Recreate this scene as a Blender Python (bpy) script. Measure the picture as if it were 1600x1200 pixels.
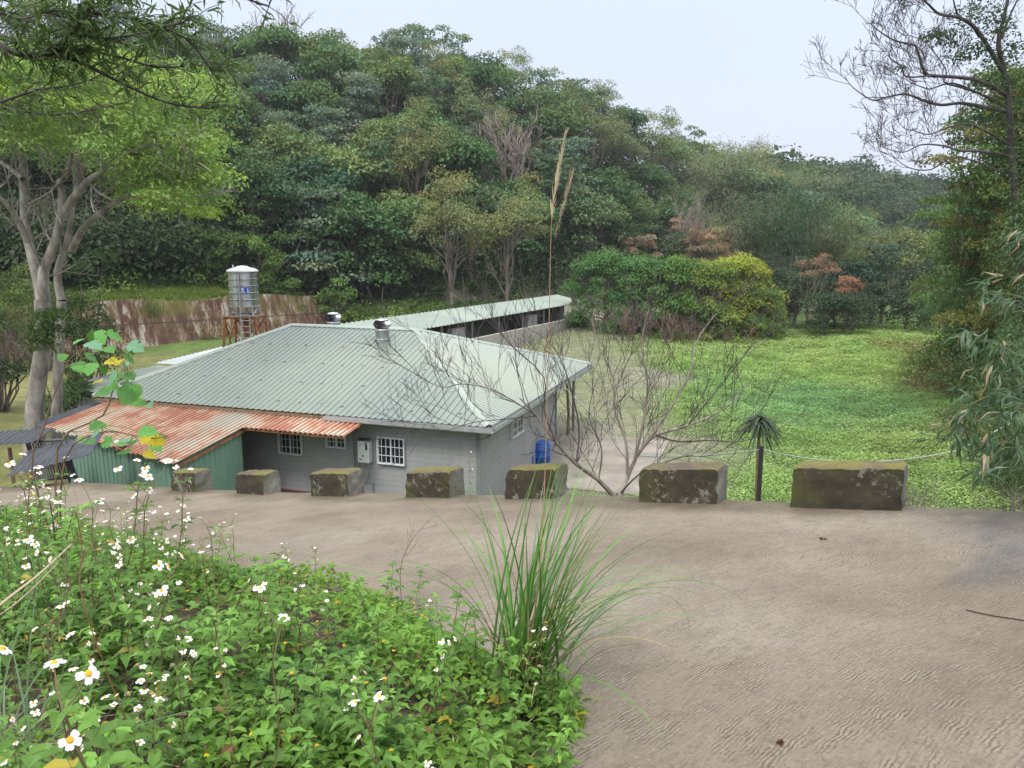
import bpy, math, random
import numpy as np
from mathutils import Vector
R_ = math.radians
scene = bpy.context.scene
for o in list(bpy.data.objects): bpy.data.objects.remove(o)

# ------------------------------------------------------------------ camera
PITCH = R_(10.07); FPX = 1210.0; CAMZ = 8.0
cam = bpy.data.cameras.new('camera'); camo = bpy.data.objects.new('camera', cam)
scene.collection.objects.link(camo)
camo.location = (0, 0, CAMZ); camo.rotation_euler = (math.pi/2 - PITCH, 0, 0)
cam.sensor_width = 36; cam.lens = 36*FPX/1600; cam.clip_start = 0.05; cam.clip_end = 3000
scene.camera = camo

# ------------------------------------------------------------------ world, sun, exposure
SUN_EL, SUN_AZ = R_(52), R_(205)
world = bpy.data.worlds.new('World'); scene.world = world; world.use_nodes = True
wt = world.node_tree; wt.nodes.clear()
wo = wt.nodes.new('ShaderNodeOutputWorld')
sky = wt.nodes.new('ShaderNodeTexSky'); sky.sky_type = 'NISHITA'; sky.sun_disc = False
sky.sun_elevation = SUN_EL; sky.sun_rotation = SUN_AZ; sky.dust_density = 4; sky.air_density = 1.4
b1 = wt.nodes.new('ShaderNodeBackground'); b1.inputs[1].default_value = 0.11
wt.links.new(sky.outputs[0], b1.inputs[0])
tc = wt.nodes.new('ShaderNodeTexCoord'); sep = wt.nodes.new('ShaderNodeSeparateXYZ')
wt.links.new(tc.outputs['Generated'], sep.inputs[0])
rp = wt.nodes.new('ShaderNodeValToRGB'); wt.links.new(sep.outputs[2], rp.inputs[0])
el = rp.color_ramp.elements                       # an overcast sky: brighter towards the zenith
el[0].position = 0.0; el[0].color = (0.62, 0.65, 0.77, 1)
el[1].position = 1.0; el[1].color = (2.15, 2.15, 2.2, 1)
e = el.new(0.30); e.color = (0.62, 0.69, 0.84, 1)
e = el.new(0.55); e.color = (1.5, 1.52, 1.6, 1)
nz = wt.nodes.new('ShaderNodeTexNoise'); nz.inputs['Scale'].default_value = 2.2; nz.inputs['Detail'].default_value = 4
wt.links.new(tc.outputs['Generated'], nz.inputs['Vector'])
mr = wt.nodes.new('ShaderNodeMapRange'); mr.inputs[3].default_value = 0.96; mr.inputs[4].default_value = 1.05
wt.links.new(nz.outputs[0], mr.inputs[0])
b2 = wt.nodes.new('ShaderNodeBackground'); wt.links.new(rp.outputs[0], b2.inputs[0]); wt.links.new(mr.outputs[0], b2.inputs[1])
mx = wt.nodes.new('ShaderNodeMixShader'); mx.inputs[0].default_value = 0.86
wt.links.new(b1.outputs[0], mx.inputs[1]); wt.links.new(b2.outputs[0], mx.inputs[2]); wt.links.new(mx.outputs[0], wo.inputs[0])
sun = bpy.data.lights.new('sun', 'SUN'); sun.energy = 1.5; sun.angle = R_(14); sun.color = (1, 0.96, 0.9)
suno = bpy.data.objects.new('sun', sun); scene.collection.objects.link(suno)
sd = Vector((math.sin(SUN_AZ)*math.cos(SUN_EL), math.cos(SUN_AZ)*math.cos(SUN_EL), math.sin(SUN_EL)))
suno.rotation_euler = sd.to_track_quat('Z', 'Y').to_euler(); suno.location = (0, -5, 60)
scene.view_settings.view_transform = 'Standard'; scene.view_settings.look = 'None'
scene.view_settings.exposure = 0.46; scene.view_settings.gamma = 1.0
scene.render.engine = 'CYCLES'
cy = scene.cycles
cy.use_denoising = True
try: cy.denoiser = 'OPENIMAGEDENOISE'
except Exception: pass
cy.max_bounces = 5; cy.diffuse_bounces = 2; cy.glossy_bounces = 2; cy.transmission_bounces = 3
cy.transparent_max_bounces = 6; cy.volume_bounces = 0; cy.caustics_reflective = False; cy.caustics_refractive = False

# ------------------------------------------------------------------ maths helpers
def ray(u, v):
    a = (u-800)/FPX; b = (600-v)/FPX
    return np.array([a, math.cos(PITCH)+b*math.sin(PITCH), -math.sin(PITCH)+b*math.cos(PITCH)])
CAM = np.array([0, 0, CAMZ])
def UY(u, v, y): d = ray(u, v); return CAM + d*y/d[1]
def UZ(u, v, z): d = ray(u, v); return CAM + d*(z-CAMZ)/d[2]
def smooth(t): t = np.clip(t, 0, 1); return t*t*(3-2*t)
_tab = np.random.RandomState(3).rand(256, 256)
def vnoise(x, y):
    x = np.asarray(x, float); y = np.asarray(y, float)
    xi = np.floor(x).astype(int); yi = np.floor(y).astype(int)
    fx = x-xi; fy = y-yi; fx = fx*fx*(3-2*fx); fy = fy*fy*(3-2*fy)
    a = _tab[xi % 256, yi % 256]; b = _tab[(xi+1) % 256, yi % 256]
    c = _tab[xi % 256, (yi+1) % 256]; d = _tab[(xi+1) % 256, (yi+1) % 256]
    return (a*(1-fx)+b*fx)*(1-fy)+(c*(1-fx)+d*fx)*fy
def fbm(x, y, o=4):
    s = 0; a = .5; n = 0
    for k in range(o):
        s = s+a*vnoise(np.asarray(x)*2**k+17.3*k, np.asarray(y)*2**k+9.1*k); n += a; a *= .5
    return s/n
def nrm(v): v = np.asarray(v, float); return v/(np.linalg.norm(v, axis=-1, keepdims=True)+1e-9)

# ------------------------------------------------------------------ mesh helpers
class MB:
    """Collects faces and builds ONE mesh object."""
    def __init__(s): s.v = []; s.f = []; s.c = []; s.n = 0; s.m = []
    def add(s, v, f, mat=0, col=None):
        v = np.asarray(v, float).reshape(-1, 3); f = np.asarray(f, int)
        if f.ndim == 1: f = f.reshape(1, -1)
        s.v.append(v); s.f.append(f+s.n); s.m.append(np.full(len(f), mat)); s.n += len(v)
        if col is None: col = np.ones((len(v), 3))
        col = np.asarray(col, float)
        if col.ndim == 1: col = np.tile(col, (len(v), 1))
        s.c.append(col); return s
    def box(s, c, h, ax=None, mat=0, col=None):
        c = np.asarray(c, float)
        if ax is None: ax = np.eye(3)
        ax = np.asarray(ax, float)
        k = np.array([[i, j, l] for i in (-1, 1) for j in (-1, 1) for l in (-1, 1)], float)*np.asarray(h, float)
        return s.add(c+k@ax, [[0, 1, 3, 2], [4, 6, 7, 5], [0, 4, 5, 1], [2, 3, 7, 6], [0, 2, 6, 4], [1, 5, 7, 3]], mat, col)
    def tube(s, pts, rad, n=6, mat=0, col=None, cap=True):
        pts = np.asarray(pts, float); rad = np.broadcast_to(np.asarray(rad, float), (len(pts),))
        t = nrm(np.gradient(pts, axis=0)); up = np.array([0.01, 0.02, 1.0]) if abs(t[0][2]) < .9 else np.array([1.0, 0.03, 0.02])
        V = []
        for i in range(len(pts)):
            a = nrm(np.cross(t[i], up)); b = np.cross(t[i], a)
            up = -b if False else up
            th = np.arange(n)*2*math.pi/n
            V.append(pts[i]+rad[i]*(np.cos(th)[:, None]*a+np.sin(th)[:, None]*b))
        V = np.concatenate(V); F = []
        for i in range(len(pts)-1):
            for j in range(n):
                k = (j+1) % n; F.append([i*n+j, i*n+k, (i+1)*n+k, (i+1)*n+j])
        s.add(V, F, mat, col)
        if cap:
            s.add(V[:n], [list(range(n))], mat, col); s.add(V[-n:], [list(range(n))], mat, col)
        return s
    def lathe(s, c, prof, n=24, mat=0, col=None, ang=0):
        c = np.asarray(c, float); th = np.arange(n)*2*math.pi/n+ang
        V = np.concatenate([np.stack([c[0]+r*np.cos(th), c[1]+r*np.sin(th), np.full(n, c[2]+z)], 1) for r, z in prof])
        F = [[i*n+j, i*n+(j+1) % n, (i+1)*n+(j+1) % n, (i+1)*n+j] for i in range(len(prof)-1) for j in range(n)]
        s.add(V, F, mat, col)
        if prof[0][0] > 1e-3: s.add(V[:n], [list(range(n))[::-1]], mat, col)
        if prof[-1][0] > 1e-3: s.add(V[-n:], [list(range(n))], mat, col)
        return s
    def build(s, name, mats, parent=None, smooth_=False, color=None):
        me = bpy.data.meshes.new(name)
        V = np.concatenate(s.v); me.vertices.add(len(V)); me.vertices.foreach_set('co', V.ravel().astype(np.float32))
        tot = np.concatenate([np.full(len(f), f.shape[1]) for f in s.f])
        idx = np.concatenate([f.ravel() for f in s.f])
        me.loops.add(len(idx)); me.loops.foreach_set('vertex_index', idx.astype(np.int32))
        me.polygons.add(len(tot)); st = np.concatenate([[0], np.cumsum(tot)[:-1]])
        me.polygons.foreach_set('loop_start', st.astype(np.int32))
        try: me.polygons.foreach_set('loop_total', tot.astype(np.int32))
        except Exception: pass
        me.polygons.foreach_set('material_index', np.concatenate(s.m).astype(np.int32))
        me.polygons.foreach_set('use_smooth', np.full(len(tot), bool(smooth_)))
        at = me.attributes.new('Col', 'FLOAT_COLOR', 'POINT')
        C = np.concatenate(s.c); at.data.foreach_set('color', np.concatenate([C, np.ones((len(C), 1))], 1).ravel().astype(np.float32))
        me.update(calc_edges=True); me.validate(clean_customdata=False)
        for m in (mats if isinstance(mats, (list, tuple)) else [mats]): me.materials.append(m)
        o = bpy.data.objects.new(name, me); scene.collection.objects.link(o)
        if parent is not None:
            o.parent = parent; o.matrix_parent_inverse = parent.matrix_basis.inverted() if parent.type == 'EMPTY' else o.matrix_parent_inverse
        if color is not None: o.color = (*color, 1)
        return o
def tag(o, label=None, cat=None, group=None, kind=None):
    if label: o['label'] = label
    if cat: o['category'] = cat
    if group: o['group'] = group
    if kind: o['kind'] = kind
    return o
def thing(name, label, cat, loc=(0, 0, 0), group=None):
    o = bpy.data.objects.new(name, None); scene.collection.objects.link(o); o.location = tuple(float(q) for q in loc)
    o.empty_display_size = .3
    return tag(o, label, cat, group)
def copy_tree(o, parent=None):
    c = o.copy(); scene.collection.objects.link(c)
    if parent is not None: c.parent = parent
    for ch in [q for q in KIDS.get(o.name, [])]: copy_tree(ch, c)
    return c
KIDS = {}

# ------------------------------------------------------------------ materials
def mat(name):
    m = bpy.data.materials.new(name); m.use_nodes = True; nt = m.node_tree
    b = nt.nodes['Principled BSDF']; return m, nt, b
def N(nt, t, **k):
    n = nt.nodes.new(t)
    for a, b in k.items():
        if a.startswith('i_'):
            key = a[2:]; key = int(key) if key.isdigit() else key
            n.inputs[key].default_value = b
        else: setattr(n, a, b)
    return n
def ramp(nt, fac, stops):
    r = nt.nodes.new('ShaderNodeValToRGB'); e = r.color_ramp.elements
    e[0].position = stops[0][0]; e[0].color = (*stops[0][1], 1); e[1].position = stops[-1][0]; e[1].color = (*stops[-1][1], 1)
    for p, c in stops[1:-1]: q = e.new(p); q.color = (*c, 1)
    nt.links.new(fac, r.inputs[0]); return r.outputs[0]
def noise(nt, scale, detail=4, rough=.55, vec=None, sc=None, coord='Object'):
    n = N(nt, 'ShaderNodeTexNoise'); n.inputs['Scale'].default_value = scale; n.inputs['Detail'].default_value = detail; n.inputs['Roughness'].default_value = rough
    if vec is None:
        t = N(nt, 'ShaderNodeTexCoord'); vec = t.outputs[coord]
    if sc is not None:
        mp = N(nt, 'ShaderNodeMapping'); mp.inputs['Scale'].default_value = sc[:3]
        if len(sc) > 3: mp.inputs['Rotation'].default_value = (0, 0, sc[3])
        nt.links.new(vec, mp.inputs[0]); vec = mp.outputs[0]
    nt.links.new(vec, n.inputs['Vector']); return n.outputs[0]
def mixc(nt, fac, a, b, mode='MIX'):
    m = N(nt, 'ShaderNodeMix', data_type='RGBA', blend_type=mode)
    for s, x in ((0, fac), (6, a), (7, b)):
        if isinstance(x, bpy.types.NodeSocket): nt.links.new(x, m.inputs[s])
        elif isinstance(x, (int, float)): m.inputs[s].default_value = x
        else: m.inputs[s].default_value = (*x, 1)
    return m.outputs[2]
def bump(nt, b, h, strength=.4, dist=.02):
    n = N(nt, 'ShaderNodeBump'); n.inputs['Strength'].default_value = strength; n.inputs['Distance'].default_value = dist
    nt.links.new(h, n.inputs['Height']); nt.links.new(n.outputs[0], b.inputs['Normal'])
def M2(nt, a, b_):
    q = N(nt, 'ShaderNodeMath', operation='MULTIPLY'); nt.links.new(a, q.inputs[0]); nt.links.new(b_, q.inputs[1]); return q.outputs[0]
def alongvec(nt, ang, ka, kc):
    t = N(nt, 'ShaderNodeTexCoord'); cmb = N(nt, 'ShaderNodeCombineXYZ')
    for i, (a_, k_) in enumerate(((ang, ka), (ang+90, kc))):
        dp = N(nt, 'ShaderNodeVectorMath', operation='DOT_PRODUCT'); nt.links.new(t.outputs['Object'], dp.inputs[0]); dp.inputs[1].default_value = (k_*math.cos(R_(a_)), k_*math.sin(R_(a_)), 0); nt.links.new(dp.outputs['Value'], cmb.inputs[i])
    return cmb.outputs[0]
def simple(name, col, rough=.6, metal=0, var=.15, scale=3, bmp=0, spec=None):
    m, nt, b = mat(name)
    f = noise(nt, scale, 5); c = ramp(nt, f, [(.3, tuple(x*(1-var) for x in col)), (.7, tuple(min(1, x*(1+var)) for x in col))])
    nt.links.new(c, b.inputs['Base Color']); b.inputs['Roughness'].default_value = rough; b.inputs['Metallic'].default_value = metal
    if bmp: bump(nt, b, noise(nt, scale*12, 4), bmp, .01)
    return m
def leafmat(name, rough=.5, trans=.28, objcol=True, spec=.35):
    m, nt, b = mat(name)
    at = N(nt, 'ShaderNodeAttribute', attribute_name='Col'); c = at.outputs['Color']
    if objcol:
        oi = N(nt, 'ShaderNodeObjectInfo'); c = mixc(nt, 1.0, c, oi.outputs['Color'], 'MULTIPLY')
    nt.links.new(c, b.inputs['Base Color']); b.inputs['Roughness'].default_value = rough
    b.inputs['Specular IOR Level'].default_value = spec
    tr = N(nt, 'ShaderNodeBsdfTranslucent'); tc_ = mixc(nt, 1.0, c, (1.25, 1.3, .6), 'MULTIPLY'); nt.links.new(tc_, tr.inputs[0])
    ms = N(nt, 'ShaderNodeMixShader'); ms.inputs[0].default_value = trans
    out = nt.nodes['Material Output']; nt.links.new(b.outputs[0], ms.inputs[1]); nt.links.new(tr.outputs[0], ms.inputs[2]); nt.links.new(ms.outputs[0], out.inputs[0])
    return m
M = {}
M['leaf'] = leafmat('leaf'); M['leaf_gloss'] = leafmat('leaf_gloss', .42, .25, True, .32)
M['stuffleaf'] = leafmat('ground_leaf', .55, .3, False, .22)
M['petal'] = simple('petal', (.85, .85, .84), .5, 0, .03); M['disc'] = simple('flower_disc', (.75, .38, .02), .7, 0, .2, 60)
M['white'] = simple('white_paint', (.72, .73, .74), .45, 0, .08); M['dark'] = simple('dark_gap', (.02, .022, .024), .6)
M['pipe'] = simple('pipe_grey', (.22, .23, .24), .5); M['black_post'] = simple('post_dark', (.03, .03, .035), .5, 0, .3, 8)
M['cable'] = simple('cable', (.26, .29, .26), .6)
M['wood'] = simple('weathered_wood', (.2, .13, .08), .8, 0, .3, 6)
def glass():
    m, nt, b = mat('window_glass'); b.inputs['Base Color'].default_value = (.015, .02, .035, 1); b.inputs['Roughness'].default_value = .08
    return m
M['glass'] = glass()
def bark(name, c1, c2, sc=3):
    m, nt, b = mat(name); f = noise(nt, sc, 6, .6, None, (1, 1, .35))
    nt.links.new(ramp(nt, f, [(.34, c1), (.66, c2)]), b.inputs['Base Color']); b.inputs['Roughness'].default_value = .85
    bump(nt, b, noise(nt, sc*6, 5, .7, None, (1, 1, .4)), .6, .03); return m
M['bark_pale'] = bark('pale_bark', (.12, .105, .085), (.38, .355, .31), 3.4)
M['bark'] = bark('brown_bark', (.07, .055, .045), (.2, .17, .14))
M['twig'] = bark('bare_twig', (.13, .10, .085), (.33, .28, .25), 5)
M['twig_dark'] = bark('dark_twig', (.035, .028, .03), (.10, .08, .08), 5)
M['dry'] = leafmat('dry_stalk', .8, .1, False)

# painted ribbed roof
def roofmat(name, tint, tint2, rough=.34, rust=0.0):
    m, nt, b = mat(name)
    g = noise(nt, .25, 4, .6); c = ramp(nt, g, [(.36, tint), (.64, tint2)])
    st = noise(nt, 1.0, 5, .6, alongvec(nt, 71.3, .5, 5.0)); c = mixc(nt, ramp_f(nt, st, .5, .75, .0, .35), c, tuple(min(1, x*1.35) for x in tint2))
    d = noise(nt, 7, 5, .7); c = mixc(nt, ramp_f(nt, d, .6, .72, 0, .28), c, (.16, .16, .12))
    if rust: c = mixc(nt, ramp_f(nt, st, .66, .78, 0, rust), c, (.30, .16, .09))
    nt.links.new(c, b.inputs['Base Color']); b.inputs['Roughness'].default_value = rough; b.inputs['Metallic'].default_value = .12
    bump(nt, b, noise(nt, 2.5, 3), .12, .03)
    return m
def ramp_f(nt, f, a, b_, lo=0, hi=1):
    r = N(nt, 'ShaderNodeMapRange', clamp=True); r.inputs[1].default_value = a; r.inputs[2].default_value = b_; r.inputs[3].default_value = lo; r.inputs[4].default_value = hi
    nt.links.new(f, r.inputs[0]); return r.outputs[0]
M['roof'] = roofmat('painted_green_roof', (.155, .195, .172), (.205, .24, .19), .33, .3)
M['roof_pale'] = roofmat('pale_green_roof', (.21, .26, .23), (.28, .33, .28), .45)
M['roof_white'] = roofmat('galvanised_roof', (.38, .44, .45), (.50, .54, .54), .42)
M['shedwall'] = roofmat('green_tin_wall', (.15, .27, .20), (.20, .33, .255), .5)
M['darktin'] = simple('dark_tin', (.07, .075, .09), .45, .3, .3, 3)
def rustroof():
    m, nt, b = mat('rusted_roof')
    f = noise(nt, .5, 4, .6); f2 = noise(nt, 1.0, 5, .7, alongvec(nt, 71.3, .9, 7.0)); mth = N(nt, 'ShaderNodeMath', operation='ADD')
    nt.links.new(f, mth.inputs[0]); ml = N(nt, 'ShaderNodeMath', operation='MULTIPLY', i_1=.55); nt.links.new(f2, ml.inputs[0]); nt.links.new(ml.outputs[0], mth.inputs[1])
    c = ramp(nt, mth.outputs[0], [(.64, (.34, .36, .30)), (.75, (.37, .28, .20)), (.82, (.30, .15, .09)), (.90, (.25, .095, .06)), (1.0, (.42, .22, .12))])
    at = N(nt, 'ShaderNodeAttribute', attribute_name='Col')
    c = mixc(nt, 1, c, at.outputs['Color'], 'MULTIPLY')
    nt.links.new(c, b.inputs['Base Color']); b.inputs['Roughness'].default_value = .6; bump(nt, b, f2, .2, .01); return m
M['rust'] = rustroof()
M['rust_steel'] = simple('rusty_steel', (.28, .11, .04), .8, .1, .5, 5)
def steel():
    m, nt, b = mat('stainless'); b.inputs['Metallic'].default_value = .95; b.inputs['Roughness'].default_value = .24
    nt.links.new(ramp(nt, noise(nt, 4, 3), [(.3, (.55, .57, .6)), (.7, (.72, .73, .76))]), b.inputs['Base Color']); return m
M['steel'] = steel()
M['galv'] = simple('galvanised', (.45, .47, .48), .4, .5, .15, 6)
def siding(name, col):
    m, nt, b = mat(name); f = noise(nt, .8, 5, .6); d = noise(nt, 3, 5, .7, None, (2, 2, .25))
    c = ramp(nt, f, [(.3, tuple(x*.9 for x in col)), (.7, tuple(x*1.08 for x in col))]); c = mixc(nt, ramp_f(nt, d, .52, .75, 0, .35), c, tuple(x*.6 for x in col))
    nt.links.new(c, b.inputs['Base Color']); b.inputs['Roughness'].default_value = .6; return m
M['siding'] = siding('siding_grey', (.32, .32, .33))
M['bluebarrel'] = simple('blue_plastic', (.01, .10, .42), .35, 0, .2, 2)

def ground_mat():
    m, nt, b = mat('ground_soil'); at = N(nt, 'ShaderNodeAttribute', attribute_name='Col')
    f = noise(nt, 1.2, 8, .7); c = mixc(nt, 1, at.outputs['Color'], ramp(nt, f, [(.3, (.6, .6, .6)), (.7, (1.35, 1.35, 1.3))]), 'MULTIPLY')
    nt.links.new(c, b.inputs['Base Color']); b.inputs['Roughness'].default_value = .95; bump(nt, b, noise(nt, 4, 8, .7), .8, .15); return m
M['ground'] = ground_mat()
def road_mat():
    m, nt, b = mat('brushed_concrete')
    geo = N(nt, 'ShaderNodeNewGeometry'); pos = geo.outputs['Position']
    # rake lines across the road, bending in slow waves
    w = N(nt, 'ShaderNodeTexNoise'); w.inputs['Scale'].default_value = .28; w.inputs['Detail'].default_value = 1; nt.links.new(pos, w.inputs['Vector'])
    add = mixc(nt, .10, pos, w.outputs['Color'], 'ADD')
    wr = N(nt, 'ShaderNodeVectorMath', operation='MULTIPLY_ADD'); nt.links.new(w.outputs['Color'], wr.inputs[0]); wr.inputs[1].default_value = (.9, .9, 0); nt.links.new(pos, wr.inputs[2])
    def across(k1, k2, ang):
        cmb = N(nt, 'ShaderNodeCombineXYZ')
        for i, (a_, k_) in enumerate(((ang+90, k1), (ang, k2))):
            dp = N(nt, 'ShaderNodeVectorMath', operation='DOT_PRODUCT'); nt.links.new(wr.outputs[0], dp.inputs[0]); dp.inputs[1].default_value = (k_*math.cos(R_(a_)), k_*math.sin(R_(a_)), 0); nt.links.new(dp.outputs['Value'], cmb.inputs[i])
        return cmb.outputs[0]
    gr = noise(nt, 1.0, 6, .8, across(46, 4.5, 38)); gr2 = noise(nt, 1.0, 5, .7, across(21, 2.6, 42))
    patch = noise(nt, .38, 6, .6, pos); stain = noise(nt, 1.3, 7, .7, pos); fine = noise(nt, 38, 4, .7, pos)
    c = ramp(nt, patch, [(.35, (.175, .138, .098)), (.5, (.258, .213, .158)), (.64, (.31, .27, .212))])
    c = mixc(nt, ramp_f(nt, stain, .52, .75, 0, .5), c, (.12, .10, .08))
    def M_(op, a_, b_=None):
        q = N(nt, 'ShaderNodeMath', operation=op)
        for i, x in enumerate((a_, b_)):
            if x is None: continue
            if isinstance(x, bpy.types.NodeSocket): nt.links.new(x, q.inputs[i])
            else: q.inputs[i].default_value = x
        return q.outputs[0]
    dp = N(nt, 'ShaderNodeVectorMath', operation='DOT_PRODUCT'); nt.links.new(wr.outputs[0], dp.inputs[0]); dp.inputs[1].default_value = (math.cos(R_(128)), math.sin(R_(128)), 0)
    n1 = noise(nt, 1.0, 4, .65, across(15, 7, 38)); n2 = noise(nt, 1.0, 3, .6, across(5, 1.6, 38))
    n3 = noise(nt, 13, 4, .7, pos); ph = M_('ADD', M_('ADD', M_('MULTIPLY', dp.outputs['Value'], 2*math.pi*40), M_('MULTIPLY', n1, 9.0)), M_('MULTIPLY', n3, 12.0)); sn = M_('SINE', ph)
    n4 = noise(nt, 1.0, 3, .6, across(10, 4, 38)); am = M_('MULTIPLY', ramp_f(nt, n2, .40, .60, .15, 1), ramp_f(nt, n4, .38, .58, .1, 1)); sn = M_('MULTIPLY', sn, am)
    c = mixc(nt, ramp_f(nt, sn, -.1, -.75, 0, .75), c, (.085, .068, .046)); c = mixc(nt, ramp_f(nt, sn, .2, .9, 0, .35), c, (.47, .42, .345))
    c = mixc(nt, ramp_f(nt, gr, .53, .60, 0, .45), c, (.11, .088, .062)); c = mixc(nt, ramp_f(nt, fine, .54, .64, 0, .55), c, (.12, .10, .075)); c = mixc(nt, ramp_f(nt, fine, .42, .34, 0, .35), c, (.46, .42, .35))
    c = mixc(nt, ramp_f(nt, gr, .44, .32, 0, .35), c, (.40, .35, .29))
    at = N(nt, 'ShaderNodeAttribute', attribute_name='Col'); c = mixc(nt, 1, c, at.outputs['Color'], 'MULTIPLY')
    nt.links.new(c, b.inputs['Base Color']); b.inputs['Specular IOR Level'].default_value = .35
    nt.links.new(ramp_f(nt, stain, .35, .7, .5, .85), b.inputs['Roughness'])
    hm = N(nt, 'ShaderNodeMath', operation='MULTIPLY_ADD'); nt.links.new(sn, hm.inputs[0]); hm.inputs[1].default_value = .05; nt.links.new(gr, hm.inputs[2])
    bump(nt, b, hm.outputs[0], .9, .03); return m
M["road"] = road_mat()
HAZE = 0.00034
def mossy(name, base, mossc, amt=.5, top=True):
    m, nt, b = mat(name); f = noise(nt, 4, 8, .7); g = noise(nt, 1.6, 5, .65); h = noise(nt, 14, 5, .7)
    c = ramp(nt, f, [(.3, tuple(x*.55 for x in base)), (.55, base), (.75, tuple(min(1, x*1.7) for x in base))])
    lich = noise(nt, 2.2, 3, .5); c = mixc(nt, ramp_f(nt, M2(nt, h, lich), .29, .35, 0, .6), c, (.30, .29, .25))
    if top:
        ge = N(nt, 'ShaderNodeNewGeometry'); sp = N(nt, 'ShaderNodeSeparateXYZ'); nt.links.new(ge.outputs['Normal'], sp.inputs[0])
        ct = ramp(nt, g, [(.38, (.10, .075, .055)), (.5, (.14, .12, .045)), (.58, (.20, .18, .03)), (.66, (.12, .09, .065))])
        c = mixc(nt, ramp_f(nt, sp.outputs[2], .5, .9, 0, .85), c, ct)
    c = mixc(nt, ramp_f(nt, g, .60-amt*.12, .72, 0, .8), c, mossc)
    nt.links.new(c, b.inputs['Base Color']); b.inputs['Roughness'].default_value = .9; bump(nt, b, f, .9, .03); return m
M['block'] = mossy('mossy_concrete', (.045, .036, .022), (.075, .085, .014), 1.0)
M['block_end'] = mossy('rough_concrete', (.20, .19, .165), (.08, .085, .02), .8, False)
def wallstain():
    m, nt, b = mat('stained_retaining_wall')
    geo = N(nt, 'ShaderNodeNewGeometry'); pos = geo.outputs['Position']
    f = noise(nt, 1, 7, .75, pos, (1.9, 1.9, .4)); g = noise(nt, .22, 4, .6, pos); h = noise(nt, 2.2, 6, .7, pos)
    c = ramp(nt, f, [(.43, (.065, .034, .022)), (.50, (.135, .07, .045)), (.55, (.22, .175, .135)), (.62, (.42, .385, .33))])
    c = mixc(nt, ramp_f(nt, g, .45, .65, 0, .75), c, (.17, .10, .065))
    sp = N(nt, 'ShaderNodeSeparateXYZ'); nt.links.new(pos, sp.inputs[0])
    ad = N(nt, 'ShaderNodeMath', operation='MULTIPLY_ADD'); nt.links.new(h, ad.inputs[0]); ad.inputs[1].default_value = 5.0; nt.links.new(sp.outputs[2], ad.inputs[2])
    c = mixc(nt, M2(nt, ramp_f(nt, ad.outputs[0], 5.4, 6.2, 0, .9), ramp_f(nt, g, .42, .56)), c, (.13, .125, .02))
    jn = M2(nt, ramp_f(nt, sp.outputs[2], 2.70, 2.72), ramp_f(nt, sp.outputs[2], 2.80, 2.78)); c = mixc(nt, jn, c, (.06, .045, .035))
    at = N(nt, 'ShaderNodeAttribute', attribute_name='Col'); c = mixc(nt, 1, c, at.outputs['Color'], 'MULTIPLY')
    nt.links.new(c, b.inputs['Base Color']); b.inputs['Roughness'].default_value = .9; bump(nt, b, h, .6, .06); return m
M['rwall'] = wallstain()
M['concrete'] = simple('plain_concrete', (.38, .36, .33), .85, 0, .25, 1.2, .4)
M['greywall'] = simple('grey_block_wall', (.3, .3, .28), .85, 0, .25, 1.2, .4)
# ------------------------------------------------------------------ terrain
AZ = R_(57); T2 = np.array([-math.sin(AZ), math.cos(AZ)]); N2 = np.array([-math.cos(AZ), -math.sin(AZ)])   # along the road edge / towards the camera
P0 = UY(1408, 797, 8.3)[:2]
def edge_hit(u, v):
    d = ray(u, v); A = np.array([[d[0], -T2[0]], [d[1], -T2[1]]]); k, s = np.linalg.solve(A, P0); return k, s
ES, EZ = [], []
for u, v in [(1600, 809), (1408, 798), (1120, 788), (865, 780), (700, 778), (545, 776), (415, 774), (307, 769), (200, 762), (100, 757)]:
    k, s = edge_hit(u, v); ES.append(s); EZ.append((CAM+ray(u, v)*k)[2])
ES = [-14]+ES+[24, 34]; EZ = [7.0]+EZ+[1.1, .5]
def sd_road(x, y):           # s along the edge, d towards the camera
    dx = x-P0[0]; dy = y-P0[1]; return dx*T2[0]+dy*T2[1], dx*N2[0]+dy*N2[1]
def road_z(x, y):
    s, d = sd_road(x, y); return np.interp(s, ES, EZ)+.064*d+.03*(fbm(x*.5, y*.5, 2)-.5)
def seg_dist(x, y, pts):     # signed distance to an open polyline (positive on its left)
    best = np.full(np.shape(x), 1e9); sg = np.ones(np.shape(x))
    for (ax, ay), (bx, by) in zip(pts[:-1], pts[1:]):
        vx, vy = bx-ax, by-ay; L = vx*vx+vy*vy
        t = np.clip(((x-ax)*vx+(y-ay)*vy)/L, 0, 1); px = ax+t*vx; py = ay+t*vy
        d = np.hypot(x-px, y-py); c = vx*(y-ay)-vy*(x-ax)
        m = d < best; best = np.where(m, d, best); sg = np.where(m, np.sign(c), sg)
    return best*sg
BANK = [(1.3, -14), (.75, -1), (.42, 3.5), (.5, 4.5), (-.2, 5.4), (-.55, 6.05), (-1.3, 7.2), (-2.45, 7.95), (-4.2, 9.6), (-6.6, 12.2), (-10.5, 15.2), (-20, 21)]
def bank_z(x, y):
    d = seg_dist(x, y, BANK)+.35*(fbm(x*1.3+5, y*1.3, 3)-.5)
    return road_z(x, y)-.12+.62*smooth((d+.1)/2.6)+.12*smooth(d/.5)+.16*(fbm(x*1.1, y*1.1, 4)-.5)+.05*np.clip(d-2.5, 0, 20)
WA = np.array([-34.0, 45.0]); WB = np.array([-13.5, 62.5]); WT = nrm(WB-WA); WN = np.array([-WT[1], WT[0]])     # retaining wall base line; WN points uphill
_A = [-3, -1.2, -.7, -.33, -.05, .125, .22, .34, .5, .62, .8, 3]
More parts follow.
